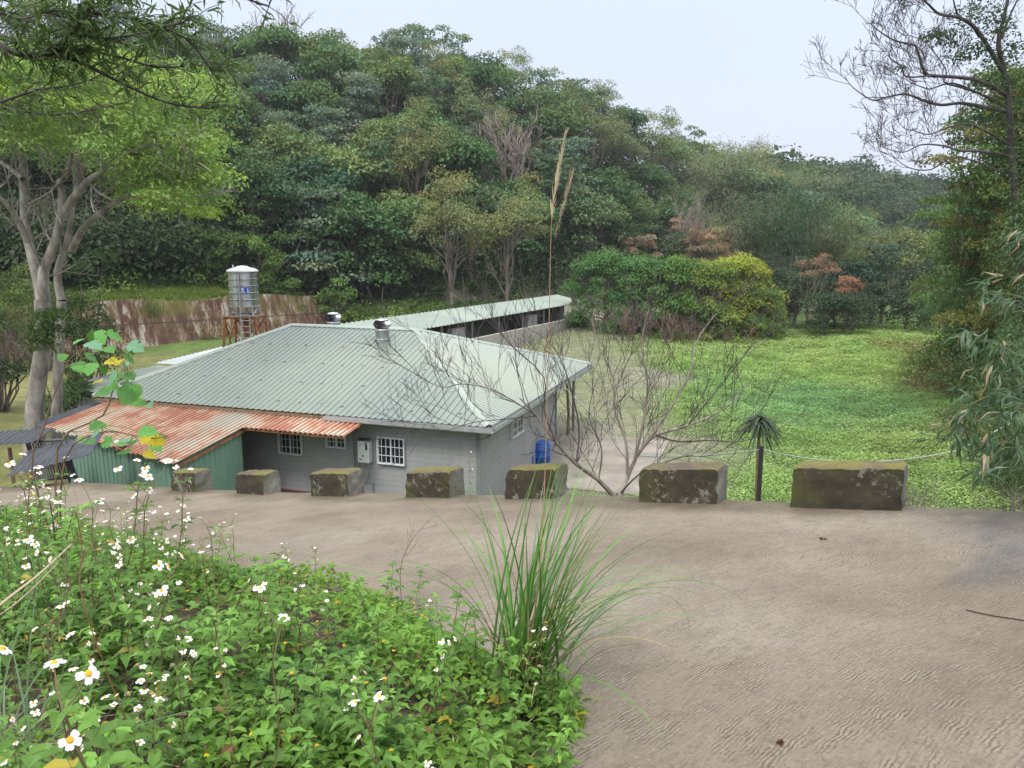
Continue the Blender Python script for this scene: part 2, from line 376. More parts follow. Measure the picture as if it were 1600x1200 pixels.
_T = [44, 54, 60, 65, 73, 86, 92, 112, 165, 205, 230, 230]
_R = [80, 84, 92, 104, 112, 118, 145, 192, 292, 350, 380, 400]
_Z = [20, 20, 21, 24.5, 26, 19, 15.5, 18.5, 23, 24, 24, 24]
def gz(x, y):
    x = np.asarray(x, float); y = np.asarray(y, float)
    lift = 1.7+(-.85)*smooth((x-4)/14)
    z = .3+lift*smooth((y-34)/36)
    z = z+.8*smooth((-14-x)/5)*smooth((y-8)/10)*(1-smooth((y-34)/10))
    # shelf behind the retaining wall
    wx = x-WA[0]; wy = y-WA[1]; s = wx*WT[0]+wy*WT[1]; d = wx*WN[0]+wy*WN[1]; L = np.linalg.norm(WB-WA)
    inside = smooth((L+1-s)/6.0)
    shelf = smooth((d-1.2)/.9)*inside
    z = z+shelf*(4.15-z+.22*np.clip(d-1.5, 0, 12))
    a = x/np.maximum(y, 1.0)
    a = np.clip(a, -3, 3); far = np.hypot(x, y)/np.sqrt(1+a*a)
    yt = np.interp(a, _A, _T); yr = np.interp(a, _A, _R); zr = np.interp(a, _A, _Z)
    t = (far-yt)/(yr-yt)
    hill = smooth(t*.5+.02)*2*.5
    prof = np.clip(t, 0, None); prof = np.where(prof < 1, .35*prof*prof*(3-2*prof)+.65*np.sin(np.clip(prof, 0, 1)*math.pi/2), 1.0)
    h = prof*(zr-2)
    h = h-.03*np.clip(far-yr, 0, 150)
    back = smooth((y-10)/15)
    z = z*(1-.0)+h*back*(y > 0)
    # slope on the right-hand side
    xr = 15+.42*y
    z = z+np.where(y > 4, smooth((x-xr)/26)*(13+4*fbm(x*.05, y*.05))*smooth((y-4)/12)*(1-smooth((y-150)/80)), 0)
    z = z+.5*smooth((x-6)/6)*smooth((x-12-.0*y)/12)*(1-smooth((y-50)/20))
    z = z+(fbm(x*.12, y*.12, 4)-.5)*(.5+2.2*smooth(t*2)*back)*smooth((np.hypot(x-0, y-26)-16)/10)
    return z
def patch_weights(x, y):
    """what grows where on the valley floor"""
    n = fbm(x*.25+3, y*.25+8, 4)
    dry = smooth((9.5-x+(n-.5)*9+.16*(y-30))/4)*smooth((y-20)/5)*(1-smooth((-x-14)/3))
    brown = smooth((x-(15.5+.33*(y-27))+(n-.5)*7)/3)*(1-smooth((y-50)/8))
    teal = smooth(1.2-np.hypot((x-15)/8, (y-36)/6)+.4*(n-.5)*2)*.6+.35*smooth(1-np.hypot((x-11)/6, (y-42)/8)+(n-.5))
    lav = smooth((n-.52)*6)*smooth(1-np.hypot((x-8.5)/9, (y-50)/16))
    return dry, brown, np.clip(teal, 0, 1), np.clip(lav, 0, 1)
def ground_col(x, y):
    n = fbm(x*.4, y*.4, 4)[:, None]; n2 = fbm(x*.09+4, y*.09, 3)
    dry, brown, teal, lav = patch_weights(x, y)
    g = np.array([.075, .13, .025]); c = np.tile(g, (len(x), 1))
    c = c+(np.array([.23, .215, .165])-c)*dry[:, None]*.9
    c = c+(np.array([.19, .11, .065])-c)*(brown*.75)[:, None]
    left = (smooth((-x-12)/3)*smooth((y-12)/5)*(1-smooth((y-48)/5)))[:, None]
    c = c+(np.array([.20, .19, .065])-c)*left*(.6+.4*n)
    mossy_ = (smooth((y-50)/8)*smooth((-x-12)/4))[:, None]
    c = c+(np.array([.10, .15, .03])-c)*mossy_
    a = np.clip(x/np.maximum(y, 1), -3, 3); t = (np.hypot(x, y)/np.sqrt(1+a*a)-np.interp(a, _A, _T)-3)/8
    hill = smooth(t)[:, None]; c = c+(np.array([.045, .055, .02])-c)*hill
    rs = smooth((x-(17+.3*y))/4)[:, None]; c = c+(np.array([.05, .055, .025])-c)*rs
    return c*(.75+.5*n)
def grid(xs, ys, zf, colf=None):
    X, Y = np.meshgrid(xs, ys, indexing='ij'); x = X.ravel(); y = Y.ravel(); z = zf(x, y)
    n = len(ys); i = np.arange(len(xs)-1)[:, None]*n+np.arange(n-1)[None]; i = i.ravel()
    F = np.stack([i, i+n, i+n+1, i+1], 1); V = np.stack([x, y, z], 1)
    return V, F, (colf(x, y) if colf else None)
xs = np.concatenate([np.linspace(-900, -140, 16)[:-1], np.linspace(-140, -46, 40)[:-1], np.arange(-46, 42, .55), np.linspace(42, 200, 60)[1:], np.linspace(200, 900, 18)[1:]])
ys = np.concatenate([np.linspace(-300, 8, 14)[:-1], np.arange(8, 96, .55), np.linspace(96, 320, 75)[1:], np.linspace(320, 900, 15)[1:]])
V, F, Cc = grid(xs, ys, gz, ground_col)
g = MB().add(V, F, 0, Cc).build('ground', M['ground'], None, True); tag(g, kind='structure')

# road slab: follows the block line on its outer side
rs = np.arange(-13, 34.1, .15); rd = np.concatenate([[-.28], np.arange(-.1, 2, .1), np.arange(2, 17, .3)])
S, D = np.meshgrid(rs, rd, indexing='ij')
wob = .10*(fbm(S*1.4, S*0+3.3, 3)-.5)
X = P0[0]+S*T2[0]+(D+np.where(D < 0, wob, 0))*N2[0]; Y = P0[1]+S*T2[1]+(D+np.where(D < 0, wob, 0))*N2[1]
Z = road_z(X, Y); n = len(rd); i = (np.arange(len(rs)-1)[:, None]*n+np.arange(n-1)[None]).ravel()
mb = MB(); col = np.ones((X.size, 3))
newp = smooth((X.ravel()-(3.75+.7*(Y.ravel()-6.1)+.12*np.sin(Y.ravel()*4)))/.12)*smooth((Y.ravel()-5.7)/.25)
col = col*(1+newp[:, None]*np.array([-.30, -.25, -.12]))
edge_dirt = smooth((.55+.9*(fbm(X.ravel()*1.2, Y.ravel()*1.2, 3)-.5)-D.ravel())/.5)*(.5+.7*fbm(X.ravel()*5, Y.ravel()*5, 3)); col = col*(1-edge_dirt[:, None]*np.array([.42, .43, .50]))
mb.add(np.stack([X.ravel(), Y.ravel(), Z.ravel()], 1), np.stack([i, i+1, i+n+1, i+n], 1), 0, col)
e0 = np.stack([X[:, 0], Y[:, 0], Z[:, 0]], 1); e1_ = e0-[0, 0, .28]; m_ = len(rs)
j = np.arange(m_-1); mb.add(np.concatenate([e0, e1_]), np.stack([j, j+1, j+1+m_, j+m_], 1), 0, np.full((2*m_, 3), .55))
tag(mb.build('road', M['road'], None, True), kind='structure')
# embankment below the road edge
rows = [(.24, -.22), (-.05, -.26), (-.35, -.55), (-1.2, -1.3), (-2.2, -2.1), (-3.0, -2.9), (-3.8, -9)]
V = []
for s in rs:
    for d, dz in rows:
        x = P0[0]+s*T2[0]+(d-.28)*N2[0]; y = P0[1]+s*T2[1]+(d-.28)*N2[1]; ze = float(np.interp(s, ES, EZ))
        base = float(gz(x, y))
        zz = ze+dz if dz > -8 else base-.4
        if dz < -1: zz = max(zz*1.0, base-.4) if ze+dz > base else base-.4
        V.append((x, y, zz+.12*(float(fbm(x*1.5, y*1.5, 3))-.5)*(dz < -.3)))
n = len(rows); i = (np.arange(len(rs)-1)[:, None]*n+np.arange(n-1)[None]).ravel()
tag(MB().add(V, np.stack([i, i+n, i+n+1, i+1], 1), 0, (.12, .12, .06)).build('embankment', M['ground'], None, True), kind='structure')
# planted bank the camera stands on
V, F, _ = grid(np.arange(-22, 2.6, .14), np.arange(-14, 22, .14), bank_z)
cc = np.tile(np.array([.10, .075, .05]), (len(V), 1))*(.7+.6*fbm(V[:, 0]*2, V[:, 1]*2, 3)[:, None])
keep = seg_dist(V[:, 0], V[:, 1], BANK) > -.7
s_, d_ = sd_road(V[:, 0], V[:, 1]); keep &= d_ > .3
F = F[keep[F].all(1)]
tag(MB().add(V, F, 0, cc).build('bank', M['ground'], None, True), kind='structure')

# ------------------------------------------------------------------ guard blocks
def block(u, v, wid, lab, h, endw=.4):
    k, s = edge_hit(u, v); s0, s1 = s, s+wid; q = T2; nn = N2
    o = np.array([P0[0]+s0*q[0], P0[1]+s0*q[1]]); rng = np.random.RandomState(int(u))
    zl = float(np.interp(s0, ES, EZ)); zr = float(np.interp(s1, ES, EZ))
    nx, ny, nzv = 22, 8, 10; mb = MB()
    def P(a, b, c):   # a along, b depth (0 front), c up
        z0 = zl+(zr-zl)*a; tap = .012*c
        s_ = (tap+a*(wid-2*tap)); d_ = -(tap+b*(endw-2*tap))
        x = o[0]+q[0]*s_+nn[0]*d_; y = o[1]+q[1]*s_+nn[1]*d_; z = z0-.06+(h+.06)*c
        # knock the arrises off
        r = .04; ea = np.minimum(a, 1-a)*wid; eb = np.minimum(b, 1-b)*endw; ec = (1-c)*h
        cut = np.clip(r-ea, 0, r)+np.clip(r-eb, 0, r)
        z = z-np.where(ec < r, cut*.6, 0)
        nse = (fbm(s_*9+u, z*9+d_*7, 4)-.5)*.06; ns2 = (fbm(s_*8+u, d_*8, 4)-.5)*.045
        return np.stack([x+nn[0]*nse*(1 if True else 0)+q[0]*nse*.6, y+nn[1]*nse+q[1]*nse*.6, z+ns2*c], -1)
    def face(f, a, b, mt, flip):
        A, B = np.meshgrid(np.linspace(0, 1, a+1), np.linspace(0, 1, b+1), indexing='ij'); Vv = f(A, B).reshape(-1, 3)
        i = (np.arange(a)[:, None]*(b+1)+np.arange(b)[None]).ravel(); Fq = np.stack([i, i+b+1, i+b+2, i+1], 1)
        mb.add(Vv, Fq[:, ::-1] if flip else Fq, mt)
    face(lambda A, B: P(A, A*0, B), nx, nzv, 0, True); face(lambda A, B: P(A, A*0+1, B), nx, nzv, 0, False)
    face(lambda A, B: P(A*0, A, B), ny, nzv, 1, False); face(lambda A, B: P(A*0+1, A, B), ny, nzv, 1, True)
    face(lambda A, B: P(A, B, A*0+1), nx, ny, 0, True)
    ob = mb.build('guard_block', [M['block'], M['block_end']], None, True); pass
    tag(ob, lab, 'concrete block', 'mossy concrete guard blocks along the outer edge of the road')
block(1408, 797, 1.2, 'mossy concrete guard block nearest the camera, right of the dark post', .50)
block(1120, 787, 1.08, 'concrete guard block with bright yellow moss on top, left of the dark post', .47)
block(866, 780, .85, 'concrete guard block behind the tall grass clump', .46)
block(703, 778, .92, 'dark mossy concrete guard block below the barred window nearest the house corner', .44)
block(545, 776, .98, 'concrete guard block in front of the water heater wall', .44)
block(413, 774, .85, 'concrete guard block in front of the dark opening beside the green tin shed', .42)
block(306, 769, .85, 'farthest concrete guard block, in front of the green tin shed', .42)

# ------------------------------------------------------------------ house
HR = UZ(765, 668, 3.1); HL = UZ(142, 619, 3.1)
E1 = nrm(HL-HR); E2 = np.array([-E1[1], E1[0], 0]); E2 = E2 if E2[1] > 0 else -E2; EZ3 = np.array([0, 0, 1.0]); GZ0 = .3
def H(s, t, z): return np.array([HR[0], HR[1], 0])+np.asarray(s)[..., None]*E1+np.asarray(t)[..., None]*E2+np.asarray(z)[..., None]*EZ3 if np.ndim(s) or np.ndim(t) or np.ndim(z) else np.array([HR[0], HR[1], 0])+s*E1+t*E2+z*EZ3
def ribs(mb, O, es, et, s0, s1, tlo, thi, period, h, prof='trap', mt=0, colf=None, nt_=1, thick=.012):
    """a ribbed sheet: ribs run along et, spaced along es"""
    es = nrm(es); et = nrm(et); nn = nrm(np.cross(es, et)); nn = nn if nn[2] > 0 or abs(nn[2]) < 1e-6 else -nn
    k = math.ceil((s1-s0)/period)
    if prof == 'trap': loc = [(0, 0), (.62, 0), (.70, 1), (.88, 1), (.96, 0)]
    elif prof == 'sine': loc = [(q/8, .5-.5*math.cos(q/8*2*math.pi)) for q in range(8)]
    else: loc = [(0, 1), (.93, .1), (.94, -.6), (.99, -.6)]
    ss = [(s0+(a+q)*period, hh*h) for a in range(k) for q, hh in loc]; ss = [(a, b) for a, b in ss if a < s1-1e-4]+[(s1, 0)]
    rows_ = []
    for off in (0, -thick):
        V = []; C_ = []
        for a, b in ss:
            lo, hi = tlo(a), thi(a)
            for q in range(nt_+1):
                t = lo+(hi-lo)*q/nt_; V.append(O+es*a+et*t+nn*(b+off)); C_.append(colf(a, t, b/h if h else 0) if colf else (1, 1, 1))
        n = nt_+1; i = (np.arange(len(ss)-1)[:, None]*n+np.arange(n-1)[None]).ravel()
        mb.add(V, np.stack([i, i+n, i+n+1, i+1], 1), mt, C_); rows_.append(np.array(V))
    A, B = rows_; n = nt_+1; L = len(ss)
    for q in (0, nt_):
        a = A[q::n]; b = B[q::n]; i = np.arange(L-1); mb.add(np.concatenate([a, b]), np.stack([i, i+1, i+1+L, i+L], 1), mt)
    return mb
house = thing('house', 'single storey house with pale green ribbed hip roof and grey siding below the road', 'house', H(7, 6, GZ0))
ze, zr_ = 3.1, 5.0; SL, DP = 14.13, 12.33; r0, r1 = 5.15, 10.45; tm = DP/2
sl = math.hypot(tm, zr_-ze)
fd = nrm(E2*tm+EZ3*(zr_-ze))
def hipf(a): return sl*min(1, a/r0, (SL-a)/(SL-r1)) if 0 < a < SL else 0
roof = MB()
jj = np.random.RandomState(5).rand(400)
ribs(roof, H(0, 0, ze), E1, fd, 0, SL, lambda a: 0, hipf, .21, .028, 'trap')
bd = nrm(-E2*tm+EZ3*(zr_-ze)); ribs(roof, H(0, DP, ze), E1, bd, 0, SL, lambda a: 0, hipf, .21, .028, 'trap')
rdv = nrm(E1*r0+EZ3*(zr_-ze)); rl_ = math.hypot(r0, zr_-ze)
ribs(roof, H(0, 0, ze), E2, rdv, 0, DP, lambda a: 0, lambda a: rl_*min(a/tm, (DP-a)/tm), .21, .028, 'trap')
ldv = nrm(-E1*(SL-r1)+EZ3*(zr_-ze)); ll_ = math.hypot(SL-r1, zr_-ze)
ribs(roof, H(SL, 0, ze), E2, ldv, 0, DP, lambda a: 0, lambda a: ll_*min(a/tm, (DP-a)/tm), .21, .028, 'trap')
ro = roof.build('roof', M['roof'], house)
# ridge and hip caps
def capstrip(mb, A, B, w=.13, up=.045):
    d = nrm(B-A); sd_ = nrm(np.cross(d, EZ3)); n_ = np.cross(sd_, d)
    sec = [(-w, -.035), (-w*.55, .012), (0, up), (w*.55, .012), (w, -.035)]
    V = [P+sd_*a+n_*b for P in (A-d*.03, B+d*.03) for a, b in sec]; V += [v-np.array([0, 0, .02]) for v in V]
    mb.add(V, [[i, i+1, i+6, i+5] for i in range(4)]+[[i+10, i+11, i+16, i+15] for i in range(4)])
cp = MB(); RR = H(r0, tm, zr_+.03); RL = H(r1, tm, zr_+.03)
for a, b in ((RR, RL), (H(.05, .05, ze+.05), RR), (H(.05, DP-.05, ze+.05), RR), (H(SL-.05, .05, ze+.05), RL), (H(SL-.05, DP-.05, ze+.05), RL)): capstrip(cp, a, b)
cp.build('ridge_cap', roofmat('ridge_paint', (.28, .33, .29), (.36, .40, .34), .4), house)
# screws on the roof face
rng = np.random.RandomState(1)
for t in (.6, 1.9, 3.3, 4.7):
    for a in np.arange(.35, SL, .76):
        if hipf(a) > t+.2:
            p = H(0, 0, ze)+E1*(a+.01)+fd*(t+rng.randn()*.02)+np.array([0, 0, .03]); MB().box(p, (.032, .032, .014)).build('roof_screw', M['galv'], house)

# eaves: fascia, gutter, soffit
gt = MB()
sec = [(0, 0), (0, -.12), (-.03, -.15), (-.11, -.15), (-.14, -.12), (-.14, 0), (-.125, 0), (-.125, -.11), (-.1, -.135), (-.03, -.135), (-.015, -.11), (-.015, 0)]
def extr(mb, A, B, out, sec, mt=0):
    n = len(sec); V = [P-out*a+EZ3*b for P in (A, B) for a, b in sec]
    mb.add(V, [[i, (i+1) % n, n+(i+1) % n, n+i] for i in range(n)], mt)
extr(gt, H(-.1, .02, ze-.02), H(5.2, .02, ze-.02), -E2, sec)
extr(gt, H(-.0, 0, ze-.02), H(0, DP, ze-.02), -E1, sec)
gt.build('gutter', M['galv'], house)
fa = MB()
fa.box(H((5.25+SL)/2, .05, ze-.09), ((SL-5.25)/2, .015, .05), (E1, E2, EZ3)); fa.box(H(SL-.04, DP/2, ze-.09), (DP/2, .015, .06), (E2, E1, EZ3)); fa.box(H(SL/2, DP-.04, ze-.09), (SL/2, .015, .06), (E1, E2, EZ3))
fa.build('fascia', M['wood'], house)
so = MB(); so.box(H(SL/2, DP/2, ze-.17), (SL/2-.06, DP/2-.06, .012), (E1, E2, EZ3)); so.build('soffit', simple('soffit_grey', (.3, .31, .3), .8), house)
# walls: lapped siding
WT0, WS0, WS1, WT1 = .55, .55, 13.5, 8.75
wl = MB()
def wallp(A, dirv, L, out, z0=GZ0-.2, z1=ze-.16):
    # boards run along dirv; ribs() runs ribs along et so use es = up
    ribs2(wl, A, dirv, L, out, z0, z1)
def ribs2(mb, A, dv, L, out, z0, z1, per=.165):
    k = int((z1-z0)/per); V = []; zs = []
    for q in range(k+1):
        z = z0+q*per; zs += [(z, .006), (z+per*.94, .004), (z+per*.955, -.003), (z+per*.985, -.003)]
    zs = [(a, b) for a, b in zs if a < z1]+[(z1, 0)]
    for z, o_ in zs: V += [A+out*o_+EZ3*(z-A[2]), A+dv*L+out*o_+EZ3*(z-A[2])]
    n = len(zs); mb.add(V, [[2*i, 2*i+1, 2*i+3, 2*i+2] for i in range(n-1)])
ribs2(wl, H(WS0, WT0, 0), E1, WS1-WS0, -E2, GZ0-.2, ze-.17)
ribs2(wl, H(WS0, WT0, 0), E2, WT1-WT0, -E1, GZ0-.2, ze-.17)
ribs2(wl, H(WS1, WT0, 0), E2, DP-1.1, E1, GZ0-.2, ze-.17)
ribs2(wl, H(WS0, WT1, 0), E1, WS1-WS0, E2, GZ0-.2, ze-.17)
wl.box(H((WS0+WS1)/2, (WT0+WT1)/2, (GZ0+ze)/2-.15), ((WS1-WS0)/2-.03, (WT1-WT0)/2-.03, (ze-GZ0)/2-.03), (E1, E2, EZ3))
wl.build('wall', M['siding'], house)
trimm = simple('trim_grey', (.2, .21, .21), .6)
for s_, t_ in ((WS0, WT0), (WS0, WT1), (WS1, WT0)):
    MB().box(H(s_, t_, (GZ0+ze)/2-.15), (.055, .055, (ze-GZ0)/2-.02), (E1, E2, EZ3)).build('corner_trim', trimm, house)
for s_ in (.6, 6): MB().box(H(s_, 11.8, 1.5), (.05, .05, 1.45), (E1, E2, EZ3)).build('porch_post', M['pipe'], house)
fb = MB(); fb.box(H(4.7, WT0-.03, GZ0+.03), (3.5, .06, .12), (E1, E2, EZ3)); fb.build('base_board', simple('dark_red_base', (.14, .05, .045), .7), house)
def window(s0, s1, z0, z1, face='f', bars=(5, 2), lab=None):
    if face == 'f': ax = (E1, E2, EZ3); o = lambda a, z, d: H(a, WT0-d, z)
    else: ax = (E2, E1, EZ3); o = lambda a, z, d: H(WS0-d, a, z)
    w = MB(); t = .035; cs, cz = (s0+s1)/2, (z0+z1)/2; hs, hz = (s1-s0)/2, (z1-z0)/2
    for a, z, ha, hz_ in ((cs, z0+t/2, hs, t/2), (cs, z1-t/2, hs, t/2), (s0+t/2, cz, t/2, hz-t-.001), (s1-t/2, cz, t/2, hz-t-.001), (cs, cz, t/2, hz-t-.001)):
        w.box(o(a, z, .055), (ha, .04, hz_), ax)
    root = w.build('window', M['white'], house)
    if lab: root['label'] = lab
    g_ = MB(); g_.box(o(cs, cz, .035), (hs-.01, .008, hz-.01), ax); g_.build('pane', M['glass'], root)
    b_ = MB()
    for i in range(bars[0]):
        a = s0+(s1-s0)*(i+1)/(bars[0]+1)
        if abs(a-cs) > .02: b_.tube([o(a, z0+.01, .11), o(a, z1-.01, .11)], .011, 5)
    for i in range(bars[1]):
        z = z0+(z1-z0)*(i+1)/(bars[1]+1); b_.tube([o(s0, z, .122), o(s1, z, .122)], .011, 5)
    for a, z in ((s0, z0), (s1, z0), (s0, z1), (s1, z1)): b_.tube([o(a, z, .05), o(a, z, .12)], .011, 5)
    for z in (z0+.005, z1-.005): b_.tube([o(s0-.01, z, .115), o(s1+.01, z, .115)], .016, 5)
    for a in (s0, s1): b_.tube([o(a, z0, .115), o(a, z1, .115)], .016, 5)
    b_.build('window_bars', M['white'], root)
window(2.86, 3.74, 1.62, 2.43, 'f', (5, 2), 'barred window nearest the front corner'); window(4.83, 5.48, 1.97, 2.38, 'f', (4, 1), 'small barred window under the rusty awning'); window(6.38, 7.2, 1.62, 2.36, 'f', (5, 2), 'barred window in the dark recess')
window(3.3, 4.5, 1.95, 2.72, 's', (5, 2), 'barred window on the side wall')
# pipes and wiring
def pipe(pts, r): MB().tube(pts, r, 7).build('pipe', M['pipe'], house)
for s_ in (4.42, 4.56): pipe([H(s_, WT0-.06, ze-.2), H(s_, WT0-.06, GZ0)], .022)
pipe([H(4.02, WT0-.10, 1.62), H(4.04, WT0-.12, 1.3), H(4.12, WT0-.1, 1.02), H(4.36, WT0-.07, .95)], .018)
pipe([H(3.95, WT0-.08, 1.0), H(3.95, WT0-.08, GZ0)], .02); pipe([H(4.2, WT0-.08, 1.62), H(4.3, WT0-.08, 1.2), H(4.4, WT0-.08, 1.1)], .013)
pipe([H(-.02, .15, ze-.15), H(.1, .25, ze-.32), H(.46, .45, ze-.5), H(.47, .47, .4)], .035)
hr = MB(); hc = H(4.14, WT0-.13, 1.96); ax = (E1, E2, EZ3)
hr.box(hc, (.19, .11, .33), ax); hr.box(hc+(-E2)*.112, (.17, .012, .30), ax)
ht = hr.build('water_heater', M['white'], house)
bv = ht.modifiers.new('bevel', 'BEVEL'); bv.width = .03; bv.segments = 3
hv = MB(); hv.box(hc+E2*.02+EZ3*.36, (.17, .08, .035), ax); hv.box(hc-E2*.13-E1*.12+EZ3*.18, (.03, .006, .10), ax); hv.build('heater_vent', M['dark'], ht)
hk = MB(); hk.tube([hc-E2*.12-EZ3*.1, hc-E2*.15-EZ3*.1], .03, 12); hk.box(hc-E2*.128-EZ3*.22+E1*.08, (.05, .004, .02), ax); hk.build('heater_dial', M['pipe'], ht)
# rusty lean-to roof along the front
K = .13
ld = nrm(E2+EZ3*K)    # up-slope
def lowt(a): return -1.12 if a < 7.28 else (-3.82+(a-7.28)*(1.5/6.2)) 
rngc = np.random.RandomState(8); sheet = rngc.uniform(.8, 1.2, 60)
step = lambda a: (-1.12+.04*sheet[int(a/1.1)]) if a < 7.28 else (-3.82+(math.floor((a-7.28)/.62)*.62)*(1.5/6.2))
def rc(a, t, b):
    k = sheet[int(a/.8) % 60]; pale = 1.0 if a > 7 else 1.0
    return (1.25*k, 1.22*k, 1.18*k) if b > .55 else (.68*k, .5*k, .44*k)  # crests lighter, troughs darker and rustier: rib shading put into the colour
lt = MB(); ribs(lt, H(3.93, .28, ze-.16+.28*K-.02), E1, ld, 0, 13.55-3.93, lambda a: (step(a+3.93)-.28)/nrm(np.array([1, K]))[0], lambda a: 0, .165, .045, 'sine', 0, rc, 3)
awn = lt.build('awning', M['rust'], house); awn['label'] = 'rust streaked corrugated lean-to roof'
an = MB(); ribs(an, H(13.5, .1, ze-.24), E1, ld, 0, .75, lambda a: -2.5+a*.5, lambda a: 0, .15, .02, 'trap'); an.build('awning_edge', M['darktin'], house)
fl = MB()
for t_ in (-1.0, -.2): fl.box(H(5.6, t_, ze-.24+t_*K), (1.65, .03, .03), (E1, E2, EZ3))
fl.box(H(7.32, -1.7, ze-.30-1.7*K), (.025, 2.0, .03), (E1, nrm(E2+EZ3*K), EZ3)); fl.build('awning_frame', M['rust_steel'], house)
# green tin shed walls below the big part of the awning
gw = MB()
def tin(A, B, za, zb, per=.21, z0=GZ0-.3):
    d = B-A; L = np.linalg.norm(d); dv = d/L; out = nrm(np.cross(dv, EZ3)); k = int(L/per)
    loc = [(0, 0), (.42, 0), (.5, .025), (.9, .025), (.98, 0)]
    ss = [((a+q)*per, h_) for a in range(k+1) for q, h_ in loc]; ss = [(a, b) for a, b in ss if a < L]+[(L, 0)]
    V = []
    for a, h_ in ss:
        p = A+dv*a+out*h_; V += [[p[0], p[1], z0], [p[0], p[1], za+(zb-za)*a/L]]
    n = len(ss); gw.add(V, [[2*i, 2*i+2, 2*i+3, 2*i+1] for i in range(n-1)])
    gw.add(np.array(V)-np.tile(out*.05, (len(V), 1)), [[2*i, 2*i+2, 2*i+3, 2*i+1] for i in range(n-1)])
zt = lambda t: ze-.2+t*K
Aw, Bw, Cw = H(12.9, -2.25, 0), H(7.42, -3.55, 0), H(7.42, -1.0, 0)
tin(Aw, Bw, zt(-2.25), zt(-3.55)); tin(Bw, Cw, zt(-3.55), zt(-1.0)); tin(H(12.9, .3, 0), Aw, zt(.3), zt(-2.25))
gw.build('shed_wall', M['shedwall'], house)['label'] = 'green corrugated tin walls of the lean-to shed'
ho = MB(); q = nrm(Aw-Bw); ho.box(Bw+q*2.0+EZ3*.85-nrm(np.cross(q, EZ3))*-.03, (.55, .03, .32), (q, nrm(np.cross(q, EZ3)), EZ3)); ho.build('vent_opening', M['dark'], house)
# roof turbine vents
def turbine(P, lab):
    t = thing('turbine_vent', lab, 'roof vent', P, 'turbine vents standing on the green roof'); mb = MB()
    mb.lathe(P, [(.24, -.25), (.24, .42), (.27, .44), (.27, .48), (.22, .5)], 24); mb.lathe(P, [(.255, .1), (.265, .12), (.255, .14)], 24); mb.build('vent_pipe', M['galv'], t, True)
    hb = MB(); n = 26
    for k in range(n):
        a0 = 2*math.pi*k/n; V = []
        for h_ in np.linspace(0, 1, 7):
            r = .29*math.sqrt(max(.02, 1-(2*h_-1)**2*.62)) ; z = .5+h_*.3; tw = a0+h_*.25
            for da, dr in ((0, .0), (.16, .045)): V.append([P[0]+(r+dr-.02)*math.cos(tw+da), P[1]+(r+dr-.02)*math.sin(tw+da), P[2]+z])
        hb.add(V, [[2*i, 2*i+1, 2*i+3, 2*i+2] for i in range(6)])
    hb.build('turbine_blades', M['steel'], t, True)
    cpb = MB(); cpb.lathe(P, [(.24, .79), (.25, .81), (.17, .85), (.001, .87)], 24); cpb.lathe(P, [(.2, .5), (.2, .79)], 16, 1); cpb.build('turbine_cap', [M['steel'], M['dark']], t, True)
    fl_ = MB(); ax = (E1, fd, nrm(np.cross(E1, fd))); fl_.box(P+fd*.1+np.array([0, 0, -.06]), (.48, .5, .008), ax); fl_.build('flashing', M['galv'], t)
zv = ze+(5.34)*(zr_-ze)/tm
turbine(H(5.95, 5.1, zv-.12), 'shiny turbine vent on the near roof face with rust streaks below it')
turbine(H(9.35, 7.4, ze+(DP-7.4)*(zr_-ze)/tm-.05), 'turbine vent half hidden behind the ridge of the green roof')
# rust streaks below the near vent
def rust_line():
    mb = MB()
    for s_, t0, L, w in ((6.28, 4.15, 1.25, .03), (5.75, 4.3, .7, .025), (6.2, 4.3, .5, .02)):
        A = H(s_, 0, ze)+fd*t0+np.array([0, 0, .012])+nrm(np.cross(E1, fd))*.018; mb.add([A-E1*w, A+E1*w, A+E1*w*.2-fd*L, A-E1*w*.3-fd*L], [[0, 1, 2, 3]])
    mb.build('rust_streak', simple('rust_streak', (.25, .15, .09), .7), house)
rust_line()

# ------------------------------------------------------------------ long open shed beyond the house
ls = thing('long_shed', 'long low shed with pale green mono-pitch roof beyond the house', 'shed', (-2, 50, 1.6))
A1, A2 = UZ(914, 472, 3.4), UZ(675, 512, 3.4); B1, B2 = UZ(861, 462, 3.95), UZ(548, 509, 3.95)
dv = nrm((A2-A1)); Wd = (B1-A1); Wd = Wd-dv*(Wd@dv); wv = nrm(Wd); wid = np.linalg.norm(Wd); Ln = 36.0
sk = ((B1-A1)@dv)
mb = MB(); ribs(mb, A1, dv, wv, 0, Ln, lambda a: 0, lambda a: wid, .42, .05, 'trap')
mb.build('roof', M['roof_pale'], ls)
for q in np.arange(.25, Ln, 3.6):
    p = A1+dv*q+wv*.35; MB().box([p[0], p[1], 2.2], (.06, .06, 1.15)).build('post', M['pipe'], ls)
bw = MB(); bo = np.array([wv[0], wv[1], 0]); bo = nrm(bo)
p = A1+dv*Ln/2+wv*(wid-.5); bw.box([p[0], p[1], 2.0], (Ln/2, .08, 1.7), (nrm(dv*[1, 1, 0]), bo, EZ3)); bw.build('back_wall', simple('shed_back', (.11, .12, .09), .9, 0, .4, .8), ls)
for q in (9.5, 20):
    p = A1+dv*q+wv*.5; cb = MB(); cb.box([p[0], p[1], 2.1], (.8, .2, .95), (nrm(dv*[1, 1, 0]), bo, EZ3)); cb.build('partition', M['greywall'], ls)
lw = MB(); p = A1+dv*(Ln/2-.3)-bo*.5
lw.box([p[0], p[1], 1.5], (Ln/2, .10, .9), (nrm(dv*[1, 1, 0]), bo, EZ3)); tag(lw.build('low_wall', M['concrete']), 'low pale concrete kerb wall in front of the long shed', 'wall')
